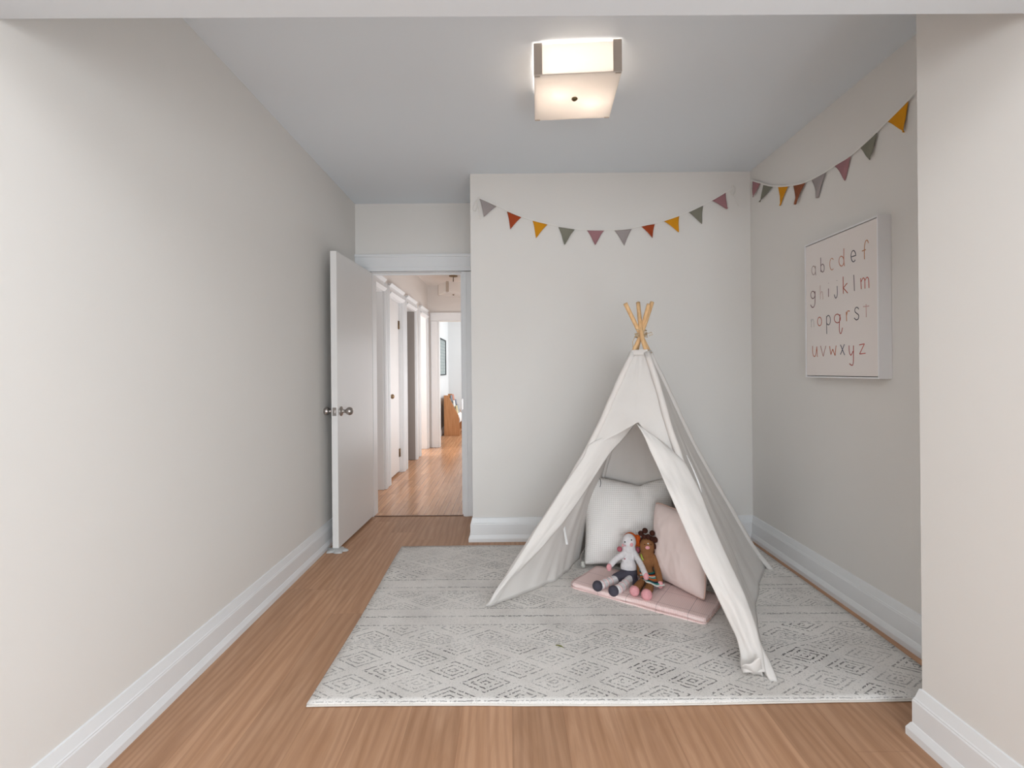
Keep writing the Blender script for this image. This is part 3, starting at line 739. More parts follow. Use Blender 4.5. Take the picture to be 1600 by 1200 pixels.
# loose folded hem corner at the foot of the right flap
bm = bmesh.new()
c0, c1, c2, c3 = atY(1158, 1042, 1.86), atY(1188, 1028, 1.84), atZ(1192, 1058, 0.0135), atZ(1163, 1051, 0.0135)
c3.y += 0.02; c2.y += 0.0
grid(bm, lambda u, v_: (c0.lerp(c1, u)).lerp(c3.lerp(c2, u), v_) + Vector((0, -0.02 * math.sin(math.pi * v_) * math.sin(math.pi * u), 0.004 * math.sin(9 * u))), 12, 10)
cobj('hem_corner', bm)
# canvas foot ends of sleeves
for nm, tip in (('LF', (763, 947)), ('RF', (1208, 1063)), ('RB', (1204, 890))):
    bm = bmesh.new(); a = at_z(nm, 0.10); b = atZ(tip[0], tip[1], 0.012)
    b.z = 0.018
    def ff(u, v_):
        p = a.lerp(b, v_); th = u * 2 * math.pi; r = (0.019 * (1 - v_) + 0.016 * v_) * (1 + 0.18 * math.sin(3 * th + 4 * v_)); 
        q = p + Vector((r * math.cos(th), r * math.sin(th) * 0.7, 0)); q.z = max(q.z - 0.004 * v_, 0.0125); return q
    vs = grid(bm, ff, 16, 10); bm.faces.new([vs[i][10] for i in range(16)])
    bmesh.ops.remove_doubles(bm, verts=bm.verts, dist=0.0003)
    obj('sleeve_foot', bm, M['canvas'], TP, smooth=True)
# top hem, rope lashing, ribbons
bm = bmesh.new()
ring = [at_z('LF', ZT), at_z('RF', ZT), at_z('RB', ZT), at_z('LB', ZT)]
cen = sum(ring, Vector()) / 4
ringo = [cen + (p - cen) * (1 + 0.02 / max(0.02, (p - cen).length)) for p in ring]
def hemf(u, v_):
    f = u * 4; i = int(f) % 4; f -= int(f)
    p = ringo[i].lerp(ringo[(i + 1) % 4], f); p.z = ZT - 0.028 + 0.03 * v_; return p
grid(bm, hemf, 40, 3); cobj('top_hem', bm, th=0.003)
bm = bmesh.new(); lc_ = atY(1001.5, 520, 2.665)
for zz, rr, tl in ((-0.016, 0.031, 0.25), (-0.010, 0.033, -0.2), (-0.004, 0.033, 0.1), (0.018, 0.030, -0.35), (-0.022, 0.034, -0.1)):
    tube(bm, [lc_ + Vector((rr * math.cos(a), rr * math.sin(a), zz + tl * 0.03 * math.cos(a + 1))) for a in [2 * math.pi * k / 20 for k in range(21)]], 0.0024, 6, caps=False)
tube(bm, [lc_ + Vector(q) for q in ((-0.03, -0.012, -0.01), (-0.05, -0.012, -0.05), (-0.047, -0.014, -0.09), (-0.035, -0.03, -0.088))], 0.002, 6)
tube(bm, [lc_ + Vector(q) for q in ((0.02, -0.03, -0.01), (0.05, -0.03, 0.0), (0.055, -0.03, -0.012), (0.035, -0.033, -0.02))], 0.002, 6)
obj('lashing_rope', bm, M['jute'], TP)
bm = bmesh.new()
ra = [atY(880, 812, 2.72), atY(882, 828, 2.71), atY(886, 851, 2.69)]
grid(bm, lambda u, v_: interp(ra, v_) + Vector(((u - .5) * 0.014, 0, 0)), 2, 12); cobj('tie_ribbon', bm, M['ribbon'])
bm = bmesh.new()
rr2 = [poleline([p], 1.86, 2.635)[0] + Vector((0.006, 0.02, 0)) for p in ((1073, 712), (1085, 738), (1092, 756), (1097, 771))]
tube(bm, rr2, [0.003, 0.004, 0.005, 0.002], 6); obj('tie_ribbon', bm, M['ribbon'], TP)

# ---------------------------------------------------------------- pillows
def pillow(name, center, rot, w_, h_, th, mat, label, tops=0.0, pinch=0.06, seed=0, pipe=None, tassel=None, group=None):
    """local x = width, local z = height, local -y = front"""
    o = empty(name, center); o.rotation_euler = rot.to_euler(); tag(o, label, 'pillow', group)
    def outline(u, v_):
        x = (u - .5); z = (v_ - .5)
        k = 1 - pinch * (1 - (2 * abs(z)) ** 2.2) * (2 * abs(x)) ** 3
        k2 = 1 - pinch * (1 - (2 * abs(x)) ** 2.2) * (2 * abs(z)) ** 3
        X = x * w_ * k; Z = z * h_ * k2
        kc = 1 - (0.03 if tops else 0.07) * (abs(2 * x) * abs(2 * z)) ** 5; X *= kc; Z *= kc
        if z > 0: Z -= tops * (0.75 * math.exp(-((x - 0.10) / 0.24) ** 2) + 0.25 * math.exp(-((x - 0.13) / 0.05) ** 2)) * (2 * z) ** 3
        return X, Z
    def side(sg):
        def fn(u, v_):
            X, Z = outline(u, v_); a = max(0, 1 - abs(2 * u - 1) ** 3.0); b = max(0, 1 - abs(2 * v_ - 1) ** 3.0)
            y = sg * th / 2 * (a * b) ** 0.55
            y *= 1 + 0.10 * mnoise.noise(Vector((u * 4, v_ * 4, seed)))
            y += 0.004 * mnoise.noise(Vector((u * 12, v_ * 9, seed + 4))) * (a * b) ** .5
            if tops: y *= 1 - 0.35 * math.exp(-((u - 0.63) / 0.05) ** 2 - ((v_ - 0.9) / 0.14) ** 2)
            return Vector((X, y, Z))
        return fn
    bm = bmesh.new(); grid(bm, side(-1), 44, 44); grid(bm, side(1), 44, 44)
    bmesh.ops.remove_doubles(bm, verts=bm.verts, dist=0.0008)
    obj('pillow_cover', bm, mat, o, smooth=True, local=True)
    if pipe:
        bm = bmesh.new(); P = [(i / 24, 0) for i in range(25)] + [(1, i / 24) for i in range(1, 25)] + [(1 - i / 24, 1) for i in range(1, 25)] + [(0, 1 - i / 24) for i in range(1, 25)]
        tube(bm, [Vector((outline(a, b)[0], 0, outline(a, b)[1])) for a, b in P], 0.003, 6, caps=False); obj('seam', bm, pipe, o, local=True)
    if tassel:
        for (u, v_) in ((0, 0), (0, 1), (1, 1), (1, 0)):
            bm = bmesh.new(); X, Z = outline(u, v_)
            for k in range(9):
                d = Vector((-0.5 if u == 0 else 0.5, random.uniform(-.5, .5), random.uniform(-.6, .5))).normalized()
                ball(bm, Vector((X, 0, Z)) + d * 0.013, 0.012, sub=2)
            obj('corner_pompom', bm, M['k_white'], o, local=True)
    return o
rotW = Matrix.Rotation(R(-5), 3, 'Z') @ Matrix.Rotation(R(-7), 3, 'X')
pw = pillow('pillow', Vector((0.722, 2.945, 0.297)), rotW, 0.56, 0.545, 0.17, M['waffle_white'],
       'large white waffle weave pillow leaning against the back of the teepee', 0.045, 0.07, 3, None, True)
bm = bmesh.new()
tube(bm, [Vector((-0.212 + 0.045 * math.cos(a), -0.052 - 0.008 * math.sin(a), 0.232 + 0.05 * math.sin(a))) for a in [R(-100 + 12 * k) for k in range(12)]], 0.0016, 6)
obj('button_loop', bm, M['k_grey'], pw, local=True)
ux = Vector((0.45, -0.893, 0)).normalized(); nb = Vector((0.893, 0.45, 0)).normalized()
tilt = R(2); uz = (Vector((0, 0, 1)) * math.cos(tilt) + nb * math.sin(tilt)); uy = uz.cross(ux)
rotP = Matrix((ux, uy, uz)).transposed()
pillow('pillow', Vector((0.905, 2.590, 0.258)), rotP, 0.37, 0.43, 0.13, M['pink'],
       'pale pink square pillow leaning behind the brown doll', 0, 0.05, 8, M['pinkpipe'], None)

# ---------------------------------------------------------------- folded blanket
ba, bb, bc = Vector((0.325, 2.668, 0)), Vector((0.915, 2.268, 0)), None
Lx = (bb - ba); LL = Lx.length; ex = Lx.normalized(); ey = Vector((-ex.y, ex.x, 0))
bl = empty('folded_blanket', ba + Vector((0, 0, 0.010)), math.atan2(ex.y, ex.x))
tag(bl, 'folded pink and white checked blanket lying under the two knitted dolls', 'blanket')
def layer(z0, z1, d, off, seed, shear=0.10):
    bm = bmesh.new()
    # closed folded slab: rounded fold at the front
    n = 10; sec = []
    for k in range(n + 1):
        a = math.pi / 2 + math.pi * k / n; r = (z1 - z0) / 2
        sec.append((r + r * math.cos(a), z0 + r + r * math.sin(a)))
    prof_ = [(d, z1)] + [(d * (1 - i / 8), z1) for i in range(1, 8)] + sec + [(d * i / 8, z0) for i in range(1, 8)] + [(d, z0)]
    m_ = len(prof_)
    rings = []
    for i in range(41):
        u = i / 40
        ring = []
        for (yy, zz) in prof_:
            x = u * LL + shear * yy + off + 0.004 * math.sin(yy * 30 + seed) * (1 if i in (0, 40) else 0)
            wob = 0.0022 * mnoise.noise(Vector((x * 9, yy * 9, seed)))
            rd = 0.012 * (max(0, 0.06 - u) / 0.06) ** 2 + 0.006 * (max(0, u - 0.96) / 0.04) ** 2
            y2 = yy + rd * (1 if yy < d * .5 else -1) + 0.004 * math.sin(u * 7 + seed)
            ring.append(bm.verts.new((x, y2, max(0.0005, zz + (wob if zz > z0 + 0.002 else 0)))))
        rings.append(ring)
    for a, b in zip(rings, rings[1:]):
        for k in range(m_): f = bm.faces.new((a[k], b[k], b[(k + 1) % m_], a[(k + 1) % m_])); f.smooth = True
    bm.faces.new(rings[0][::-1]); bm.faces.new(rings[-1]); return bm
BTOP = 0.0
for i, (z0, z1, d, off) in enumerate(((0.0005, 0.0085, 0.30, 0.0), (0.0088, 0.034, 0.305, 0.002))):
    top_layer = obj('folded_layer', layer(z0, z1, d, off, i * 3.1), M['waffle_pink'], bl, local=True)
ZBL = 0.010 + 0.0345
bm = bmesh.new()
for k in range(26):
    y = 0.01 + k * 0.0105; x = LL + 0.10 * y; tube(bm, [(x - 0.004, y, 0.014 + 0.006 * random.random()), (x + 0.008, y + random.uniform(-.003, .003), 0.010 + 0.008 * random.random())], 0.0016, 5)
obj('frayed_edge', bm, M['pinkpipe'], top_layer, local=True)

# ---------------------------------------------------------------- knitted dolls
def soft(name, build, mat, parent, vox=0.0035, it=6, label=None):
    bm = bmesh.new(); build(bm); o = obj(name, bm, mat, parent, smooth=True)
    r = o.modifiers.new('r', 'REMESH'); r.mode = 'VOXEL'; r.voxel_size = vox; r.use_smooth_shade = True
    s = o.modifiers.new('s', 'SMOOTH'); s.iterations = it; s.factor = 0.5
    if label: o['label'] = label
    return o
def limb(bm, pts, rads):
    P = [Vector(p) for p in pts]
    n = 14
    for i in range(n + 1):
        t = i / n; p = interp(P, t); f = t * (len(rads) - 1); k = min(int(f), len(rads) - 2); r = rads[k] + (rads[k + 1] - rads[k]) * (f - k)
        ball(bm, p, r, sub=2)
def C(x, y, d):   # pixel of the 8.57x detail crop -> world at depth d
    return atY(910 + x / 8.571, 810 + y / 8.571, d)
# pale doll ---------------------------------------------------
DA = empty('knitted_doll', C(600, 760, 2.74) * Vector((1, 1, 0)).x if False else (C(600, 760, 2.73).x, 2.73, ZBL))
tag(DA, 'pale knitted doll with orange hair and charcoal shorts sitting on the pink blanket', 'doll')
def bodyA(bm):
    ball(bm, C(625, 312, 2.735), 0.043, (0.93, 0.85, 1.08), sub=3)
    ball(bm, C(620, 400, 2.735), 0.040, (1.0, 0.8, 1), sub=3)
    ball(bm, C(615, 520, 2.73), 0.040, (1.02, 0.75, 1.15), sub=3)
    ball(bm, C(618, 640, 2.72), 0.044, (1.05, 0.8, 1.0), sub=3)
    limb(bm, [C(545, 480, 2.72), C(450, 545, 2.70), C(375, 625, 2.675)], [0.019, 0.0175, 0.0165])
    limb(bm, [C(700, 470, 2.72), C(775, 600, 2.66), C(840, 745, 2.585)], [0.018, 0.0175, 0.0165])
    limb(bm, [C(520, 790, 2.69), C(370, 845, 2.63), C(245, 893, 2.585)], [0.026, 0.0235, 0.023])
    limb(bm, [C(650, 810, 2.68), C(560, 890, 2.60), C(470, 955, 2.545)], [0.026, 0.0245, 0.0235])
soft('body', bodyA, M['k_shirt'], DA)
def shorts(bm):
    ball(bm, C(615, 730, 2.715), 0.047, (1.12, 0.85, 0.75), sub=3)
    limb(bm, [C(570, 765, 2.70), C(450, 810, 2.665)], [0.035, 0.029])
    limb(bm, [C(650, 780, 2.70), C(675, 855, 2.66)], [0.036, 0.031])
soft('shorts', shorts, M['k_grey'], DA)
for p in (C(203, 905, 2.575), C(418, 972, 2.535)):
    bm = bmesh.new(); ball(bm, p, 0.0275, (1, 1.05, 1), sub=3); obj('foot', bm, M['k_grey'], DA)
for a, b in ((C(372, 636, 2.665), C(342, 675, 2.655)), (C(844, 755, 2.58), C(862, 802, 2.57))):
    bm = bmesh.new(); ball(bm, a.lerp(b, .5), 0.0165, (0.9, 0.8, 1.25), sub=3); obj('hand', bm, M['k_pink'], DA)
# hair cap and pigtails
bm = bmesh.new(); ball(bm, C(640, 303, 2.755), 0.045, (0.98, 0.85, 1.10), sub=3)
obj('hair', bm, M['k_orange'], DA)
def yarn(bm, top, n, L, r, spread=0.012, seed=1):
    rnd = random.Random(seed)
    for i in range(n):
        o_ = Vector((rnd.uniform(-spread, spread), rnd.uniform(-spread, spread), 0)); q = [top + o_ * 0.5, top + o_ + Vector((0.003, 0, -L * .5)), top + o_ * 0.7 + Vector((rnd.uniform(-.004, .004), 0, -L))]
        tube(bm, [interp(q, t / 6) for t in range(7)], r, 6)
bm = bmesh.new(); yarn(bm, C(742, 228, 2.745), 16, 0.06, 0.0042, 0.013, 3); obj('pigtail', bm, M['k_orange'], DA)
bm = bmesh.new(); ball(bm, C(497, 411, 2.72), 0.0148, (1, .9, 1), sub=3); obj('hair_bobble', bm, M['k_dpink'], DA)
bm = bmesh.new(); ball(bm, C(742, 425, 2.745), 0.0145, (1, .9, 1.2), sub=3); obj('hair_bobble', bm, M['k_dpink'], DA)
def patch(bm, c, rx_, rz_, bul=0.35, mi=0): ball(bm, c, rx_, (1, bul, rz_ / rx_), sub=3, mi=mi)
bm = bmesh.new(); patch(bm, C(658, 353, 2.700), 0.0100, 0.0108); obj('cheek', bm, M['k_pink'], DA)
bm = bmesh.new(); patch(bm, C(540, 362, 2.712), 0.0050, 0.0095); obj('cheek', bm, M['k_pink'], DA)
bm = bmesh.new(); patch(bm, C(572, 366, 2.700), 0.0045, 0.0045, .8); obj('nose', bm, M['k_pink'], DA)
for e in (C(658, 290, 2.6995), C(569, 316, 2.7025)):
    bm = bmesh.new(); patch(bm, e, 0.0042, 0.0042, .5); obj('eye', bm, M['k_eye'], DA)
bm = bmesh.new(); patch(bm, C(567, 542, 2.7035), 0.004, 0.004, .5); obj('chest_button', bm, M['k_dpink'], DA)
# stripes on the leggings: rings
for pa, pb, n in ((C(370, 845, 2.63), C(260, 888, 2.59), 3), (C(575, 878, 2.61), C(485, 946, 2.55), 3)):
    bm = bmesh.new(); ax = (pb - pa).normalized(); q = ax.to_track_quat('Z', 'Y').to_matrix().to_4x4()
    for k in range(n):
        c = pa.lerp(pb, k / (n - 1)); lathe(bm, [(0.0236, -0.004), (0.0246, -0.002), (0.0246, 0.002), (0.0236, 0.004)], Matrix.Translation(c) @ q, 24)
    obj('legging_stripes', bm, M['k_pink'] if False else knit('pale_pink_stripe', (236, 202, 200)), DA)
# brown doll ---------------------------------------------------
DB = empty('knitted_doll', (C(870, 800, 2.66).x, 2.66, ZBL))
tag(DB, 'brown knitted doll with bobble hair and striped skirt sitting beside the pink pillow', 'doll')
def bodyB(bm):
    ball(bm, C(868, 372, 2.685), 0.043, (0.95, 0.85, 1.12), sub=3)
    ball(bm, C(866, 475, 2.685), 0.040, (0.95, 0.8, 1), sub=3)
    ball(bm, C(865, 590, 2.68), 0.038, (1.0, 0.8, 1.3), sub=3)
    ball(bm, C(860, 720, 2.67), 0.040, (1.0, 0.8, 0.9), sub=3)
    limb(bm, [C(955, 520, 2.67), C(995, 650, 2.645), C(1035, 835, 2.58)], [0.0175, 0.0185, 0.0185])
    limb(bm, [C(790, 500, 2.70), C(765, 620, 2.70), C(770, 740, 2.69)], [0.016, 0.016, 0.016])
    limb(bm, [C(800, 850, 2.60), C(765, 890, 2.57), C(715, 950, 2.52)], [0.018, 0.0225, 0.0235])
    limb(bm, [C(910, 870, 2.58), C(895, 925, 2.55), C(870, 985, 2.50)], [0.018, 0.0235, 0.0245])
soft('body', bodyB, M['k_brown'], DB)
for p, r in ((C(697, 972, 2.505), 0.0262), (C(860, 1022, 2.475), 0.0285)):
    bm = bmesh.new(); ball(bm, p, r, (1, 1.0, 1), sub=3); obj('foot', bm, M['k_pink'], DB)
bm = bmesh.new(); ball(bm, C(1043, 888, 2.565), 0.0165, (1, .8, 1.2), sub=3); obj('hand', bm, M['k_pink'], DB)
# skirt: flared, horizontally striped
cols = ['k_teal', 'k_navy', 'k_orange', 'k_white', 'k_teal', 'k_orange', 'k_brown', 'k_navy', 'k_teal', 'k_white']
sc = C(862, 690, 2.672); bm = bmesh.new()
def skf(u, v_):
    th = 2 * math.pi * u; f = v_
    rx_ = 0.040 + 0.020 * f; ry = 0.038 + 0.032 * f
    dz = -0.052 * f + 0.034 * f * max(0, -math.sin(th)) ** 0.5; dy = -0.070 * f
    rip = 1 + 0.07 * math.sin(7 * th) * f
    return sc + Vector((rx_ * rip * math.cos(th) + 0.012 * f, ry * rip * math.sin(th) + dy, dz + 0.010 * f * f * math.sin(th * 2 + 1) - 0.006 * f * math.cos(th)))
vs = grid(bm, skf, 48, 20)
bm.faces.ensure_lookup_table()
for i in range(48):
    for j in range(20): bm.faces[i * 20 + j].material_index = min(9, j // 2)
o = obj('skirt', bm, [M[c] for c in cols], DB, smooth=True); md = o.modifiers.new('t', 'SOLIDIFY'); md.thickness = 0.004
# hair
bm = bmesh.new(); ball(bm, C(868, 330, 2.705), 0.0415, (1.0, 0.85, 1.12), sub=3); obj('hair_cap', bm, M['k_dbrown'], DB)
for p, r in ((C(782, 200, 2.68), .0145), (C(838, 165, 2.68), .0155), (C(935, 198, 2.68), .0150), (C(972, 288, 2.66), .0160), (C(975, 375, 2.675), .0160), (C(968, 440, 2.69), .0130), (C(880, 245, 2.665), .0145), (C(825, 245, 2.67), .013), (C(930, 270, 2.67), .0130)):
    bm = bmesh.new(); ball(bm, p, r, sub=3); obj('hair_bobble', bm, M['k_dbrown'], DB)
bm = bmesh.new(); patch(bm, C(873, 392, 2.648), 0.0128, 0.0098, .5); obj('muzzle', bm, M['k_pink'], DB)
bm = bmesh.new(); patch(bm, C(880, 338, 2.6505), 0.0048, 0.0040, .6); obj('forehead_spot', bm, M['k_white'], DB)
for e in (C(835, 350, 2.6515), C(918, 352, 2.6525)):
    bm = bmesh.new(); patch(bm, e, 0.003, 0.003, .6); obj('eye', bm, M['k_dbrown'], DB)
bm = bmesh.new(); tube(bm, [C(785, 478, 2.668), C(795, 520, 2.655), C(815, 560, 2.650)], 0.0045, 8); obj('necklace', bm, M['k_lime'], DB)

# ---------------------------------------------------------------- bunting
def bunting(name, flags, cord, unproj, nrm, label, ties):
    N = Vector(nrm); pts = [unproj(x, y) + N * 0.012 for x, y in cord]
    root = empty(name, pts[0]); tag(root, label, 'bunting')
    bm = bmesh.new(); n = 90; cp = [interp(pts, i / n) for i in range(n + 1)]
    # flat fabric tape
    rings = []
    for i, p in enumerate(cp):
        t = (cp[min(i + 1, n)] - cp[max(i - 1, 0)]).normalized(); up = N.cross(t).normalized()
        if up.z < 0: up = -up
        hw = 0.0042; rings.append([bm.verts.new(p + up * hw + N * 0.001), bm.verts.new(p - up * hw + N * 0.001), bm.verts.new(p - up * hw - N * 0.001), bm.verts.new(p + up * hw - N * 0.001)])
    for a, b in zip(rings, rings[1:]):
        for k in range(4): bm.faces.new((a[k], b[k], b[(k + 1) % 4], a[(k + 1) % 4]))
    bm.faces.new(rings[0]); bm.faces.new(rings[-1])
    obj('cord', bm, M['string'], root)
    for idx, (a, b, c, mat, cname) in enumerate(flags):
        A_, B_, C_ = unproj(*a), unproj(*b), unproj(*c); bm = bmesh.new()
        def fl(u, v_):
            # u across the top edge, v down to the tip
            top = A_.lerp(B_, u); p = top.lerp(C_, v_)
            e = 4 * u * (1 - u)
            side_in = 0.10 * math.sin(math.pi * v_) * (0.5 - u)        # slightly hollow sides
            p += (B_ - A_) * side_in * (1 - v_)
            off = 0.009 + 0.010 * v_ * math.sin(idx * 2.1 + 1.0) + 0.006 * math.sin(3.1 * v_ + 4 * u + idx) * v_ + 0.004 * e * v_
            return p + N * max(0.0035, off)
        grid(bm, fl, 8, 12)
        bmesh.ops.remove_doubles(bm, verts=bm.verts, dist=0.0002)
        o = obj('flag', bm, M[mat], root, smooth=True); md = o.modifiers.new('t', 'SOLIDIFY'); md.thickness = 0.002
        o['label'] = cname
    for tl in ties:
        bm = bmesh.new(); P = [unproj(x, y) + N * 0.008 for x, y in tl]
        tube(bm, [interp(P, i / 24) for i in range(25)], 0.0022, 6); obj('tie', bm, M['string'], root)
def w1(x, y): return (730 + x / 3.556, 270 + y / 3.556)
def w2(x, y): return (1140 + x / 5, 110 + y / 5)
F1 = [((68, 145), (163, 190), (93, 250), 'f_grey', 'grey felt flag'), ((221, 218), (300, 250), (240, 315), 'f_rust', 'rust red felt flag'),
      ((363, 268), (446, 290), (382, 363), 'f_mustard', 'mustard felt flag'), ((506, 305), (596, 318), (540, 402), 'f_green', 'sage grey felt flag'),
      ((664, 322), (760, 322), (710, 402), 'f_mauve', 'mauve felt flag'), ((817, 323), (912, 315), (872, 405), 'f_grey', 'grey felt flag'),
      ((965, 300), (1040, 288), (1025, 365), 'f_rust', 'rust red felt flag'), ((1092, 272), (1176, 242), (1172, 332), 'f_mustard', 'mustard felt flag'),
      ((1228, 222), (1308, 185), (1302, 285), 'f_green', 'sage grey felt flag'), ((1358, 158), (1433, 112), (1438, 205), 'f_mauve', 'mauve felt flag')]
cord1 = [w1(*p) for p in ((66, 142), (165, 186), (300, 246), (446, 286), (596, 313), (712, 320), (865, 316), (965, 298), (1092, 268), (1230, 218), (1358, 154), (1440, 106), (1470, 92))]
T1 = [[(749, 308), (746, 318), (749, 330), (751, 343)], [(749, 310), (742, 318), (739, 327), (743, 330), (746, 322)],
      [(1143, 296), (1145, 290), (1148, 295), (1146, 305), (1149, 312), (1153, 322)], [(1144, 294), (1141, 300), (1145, 306), (1149, 300)]]
bunting('bunting', [(w1(*a), w1(*b), w1(*c), m, n_) for a, b, c, m, n_ in F1], cord1, lambda x, y: atY(x, y, YB), (0, -1, 0),
        'sagging string of ten small felt flags on the back wall above the teepee', T1)
F2 = [((190, 862), (250, 882), (203, 990), 'f_mauve', 'mauve felt flag'), ((275, 897), (348, 910), (247, 1028), 'f_green', 'sage grey felt flag'),
      ((392, 908), (467, 905), (402, 1057), 'f_mustard', 'mustard felt flag'), ((510, 893), (604, 878), (538, 1047), 'f_brown', 'brown felt flag'),
      ((652, 850), (765, 797), (700, 997), 'f_grey', 'grey felt flag'), ((835, 745), (962, 667), (910, 860), 'f_mauve', 'mauve felt flag'),
      ((1030, 600), (1170, 487), (1125, 698), 'f_green', 'sage grey felt flag'), ((1250, 400), (1415, 235), (1380, 482), 'f_mustard', 'mustard felt flag')]
cord2 = [w2(*p) for p in ((182, 858), (250, 878), (340, 903), (460, 902), (600, 874), (765, 792), (840, 740), (965, 662), (1100, 545), (1250, 398), (1415, 232), (1515, 115), (1620, -20))]
T2 = [[(1177, 283), (1173.5, 288), (1176, 296), (1175, 304)], [(1177, 284), (1180, 292), (1177.5, 298), (1174, 293)]]
bunting('bunting', [(w2(*a), w2(*b), w2(*c), m, n_) for a, b, c, m, n_ in F2], cord2, lambda x, y: atX(x, y, XR), (-1, 0, 0),
        'string of eight small felt flags rising along the right wall above the alphabet picture', T2)

# ---------------------------------------------------------------- alphabet picture
pf = empty('framed_picture', (XR, 2.46, 1.172)); tag(pf, 'white framed alphabet print hanging on the right wall', 'picture')
y0, y1, z0, z1, xf = 2.188, 2.732, 1.172, 1.92, 1.685
bm = bmesh.new()
fw = 0.007
for d in ((xf, XR - 0.001, y0, y1, z0, z0 + fw), (xf, XR - 0.001, y0, y1, z1 - fw, z1), (xf, XR - 0.001, y0, y0 + fw, z0 + fw, z1 - fw), (xf, XR - 0.001, y1 - fw, y1, z0 + fw, z1 - fw)):
    box(bm, *d)
M['framew'] = paint('white_frame', (238, 236, 236), 0.4, 0.05, 0.01, 80)
obj('frame', bm, M['framew'], pf)
g = 0.004
M['print'] = cloth('off_white_canvas_print', (236, 228, 223), 0, 500, 0.15, 0.02)
cv = boxobj('canvas', (xf + 0.003, XR - 0.01, y0 + fw + g * .4, y1 - fw - g * .4, z0 + fw + g, z1 - fw - g), M['print'], pf)
boxobj('backing', (XR - 0.009, XR - 0.002, y0 + fw, y1 - fw, z0 + fw, z1 - fw), M['black'], pf)
def arc(cx, cy, rx_, ry, a0, a1, n=16): return [(cx + rx_ * math.cos(R(a0 + (a1 - a0) * i / n)), cy + ry * math.sin(R(a0 + (a1 - a0) * i / n))) for i in range(n + 1)]
LET = {
 'a': [arc(.45, .47, .4, .42, 40, 400), [(.85, .9), (.85, .4), (.95, 0)]], 'b': [[(.1, 1), (.15, 0)], arc(.5, .27, .38, .27, 150, -170)],
 'c': [arc(.55, .5, .5, .5, 50, 310)], 'd': [[(.85, 1), (.85, .3), (.95, 0)], arc(.45, .28, .4, .28, 20, 370)],
 'e': [[(.08, .45), (.92, .58)] + arc(.5, .52, .44, .46, 10, 320)], 'f': [[(1, .84), (.85, .98), (.6, .95), (.42, .75), (.36, .4), (.38, 0)], [(0, .42), (.6, .5)]],
 'g': [arc(.48, .76, .42, .22, 30, 390), [(.9, .98), (.92, .5), (.85, .18), (.6, .02), (.3, .02), (.02, .16)]], 'h': [[(.1, 1), (.15, 0)], [(.15, .35), (.45, .55), (.8, .45), (.9, 0)]],
 'i': [[(.5, .6), (.5, 0)], [(.5, .97), (.52, 1.0)]], 'j': [[(.8, .68), (.85, .2), (.6, .02), (.3, .02), (.05, .2)], [(.75, .97), (.77, 1)]],
 'k': [[(.1, 1), (.15, 0)], [(.85, .62), (.15, .34)], [(.15, .34), (.95, .03)]], 'l': [[(.3, 1), (.65, 0)]],
 'm': [[(.03, .9), (.1, 0)], [(.08, .6), (.3, .92), (.47, .75), (.5, .05)], [(.5, .7), (.72, .98), (.9, .8), (.95, .1)]],
 'n': [[(.1, 1), (.15, 0)], [(.15, .6), (.45, .95), (.8, .75), (.9, 0)]], 'o': [arc(.5, .5, .48, .5, 0, 360)],
 'p': [[(.15, .95), (.2, 0)], arc(.52, .74, .42, .25, 160, -160)], 'q': [arc(.4, .77, .38, .22, 30, 390), [(.75, .98), (.65, .35), (.72, .05), (.9, .03), (1.05, .3)]],
 'r': [[(.1, .85), (.2, 0)], [(.15, .5), (.45, .9), (.95, .9)]], 's': [[(.92, .85), (.6, 1), (.22, .9), (.18, .66), (.5, .52), (.88, .38), (.85, .12), (.45, 0), (.04, .15)]],
 't': [[(.48, 1), (.52, 0)], [(0, .8), (1, .85)]], 'u': [[(.05, 1), (.08, .3), (.35, .03), (.65, .2), (.85, .95)], [(.85, .95), (.97, 0)]],
 'v': [[(0, 1), (.5, 0)], [(.5, 0), (1, 1)]], 'w': [[(.03, .95), (.22, .1)], [(.22, .1), (.5, .65)], [(.5, .65), (.85, 0)], [(.85, 0), (1, 1)]],
 'x': [[(.05, .95), (.95, 0)], [(.9, 1), (.05, .05)]], 'y': [[(.02, 1), (.08, .68), (.4, .52), (.85, .72)], [(.92, 1), (.9, .2), (.65, .02), (.1, .1)]],
 'z': [[(.05, .9), (.8, 1)], [(.8, 1), (.1, .05)], [(.1, .05), (.98, .12)]]}
def r12(x, y): return (1250 + x / 9.23, 350 + y / 9.23)
def r34(x, y): return (1250 + x / 8.57, 460 + y / 8.57)
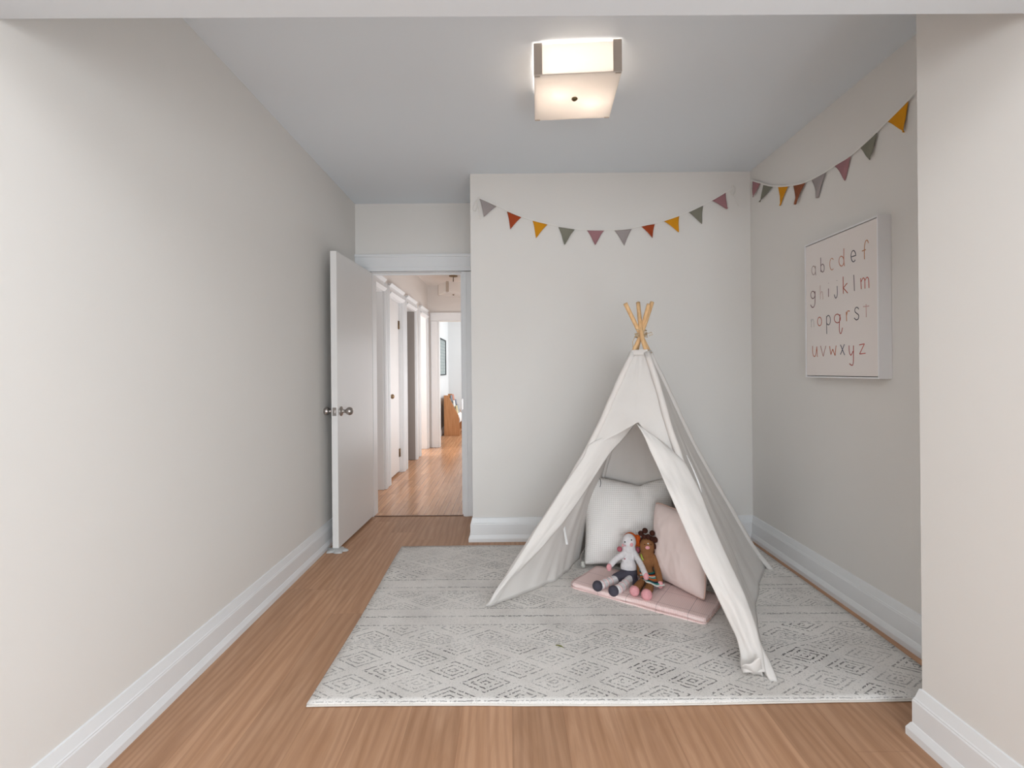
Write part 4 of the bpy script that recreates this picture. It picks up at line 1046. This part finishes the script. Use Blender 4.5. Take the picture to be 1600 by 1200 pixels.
LB_ = [('a', 165, 232, 590, 740, r12, (172, 150, 145)), ('b', 290, 358, 485, 692, r12, (128, 108, 112)), ('c', 425, 488, 495, 662, r12, (206, 152, 124)), ('d', 556, 645, 352, 607, r12, (204, 134, 110)),
       ('e', 730, 808, 380, 555, r12, (92, 90, 98)), ('f', 893, 985, 230, 508, r12, (198, 138, 98)), ('g', 150, 222, 965, 1205, r12, (118, 80, 84)), ('h', 285, 335, 885, 1085, r12, (216, 190, 184)),
       ('i', 395, 425, 850, 1050, r12, (128, 92, 96)), ('j', 490, 545, 812, 1068, r12, (98, 92, 102)), ('k', 612, 692, 760, 1005, r12, (184, 84, 64)), ('l', 765, 795, 735, 965, r12, (110, 98, 102)),
       ('m', 870, 1000, 765, 940, r12, (196, 104, 90)), ('n', 145, 190, 330, 440, r34, (206, 200, 196)), ('o', 232, 290, 305, 420, r34, (190, 106, 84)), ('p', 345, 410, 280, 530, r34, (94, 90, 98)),
       ('q', 456, 562, 262, 525, r34, (172, 74, 62)), ('r', 613, 667, 210, 360, r34, (204, 132, 90)), ('s', 722, 792, 172, 342, r34, (88, 84, 90)), ('t', 845, 925, 130, 305, r34, (216, 178, 172)),
       ('u', 165, 234, 690, 835, r34, (188, 104, 72)), ('v', 275, 345, 690, 830, r34, (186, 134, 128)), ('w', 393, 482, 685, 820, r34, (192, 106, 72)), ('x', 538, 600, 668, 812, r34, (88, 90, 108)),
       ('y', 655, 720, 685, 955, r34, (178, 84, 76)), ('z', 788, 880, 662, 805, r34, (204, 108, 98))]
for i, (ch, xa, xb, ya, yb, fn, rgb) in enumerate(LB_):
    m_ = paint('ink_' + ch, rgb, 0.9, 0.05, 0.12, 60, spec=0.1); bm = bmesh.new()
    for st in LET[ch]:
        P = []
        for (u, v_) in st:
            px, py = fn(xa + u * (xb - xa), yb - v_ * (yb - ya)); P.append(atX(px, py, xf + 0.0026))
        if len(P) > 2:
            P = [interp(P, k / (len(P) * 3)) for k in range(len(P) * 3 + 1)]
        tube(bm, P, 0.0025, 6)
    for v in bm.verts: v.co.x = xf + 0.0030 + (v.co.x - xf - 0.0026) * 0.25
    obj('printed_letter', bm, m_, cv)
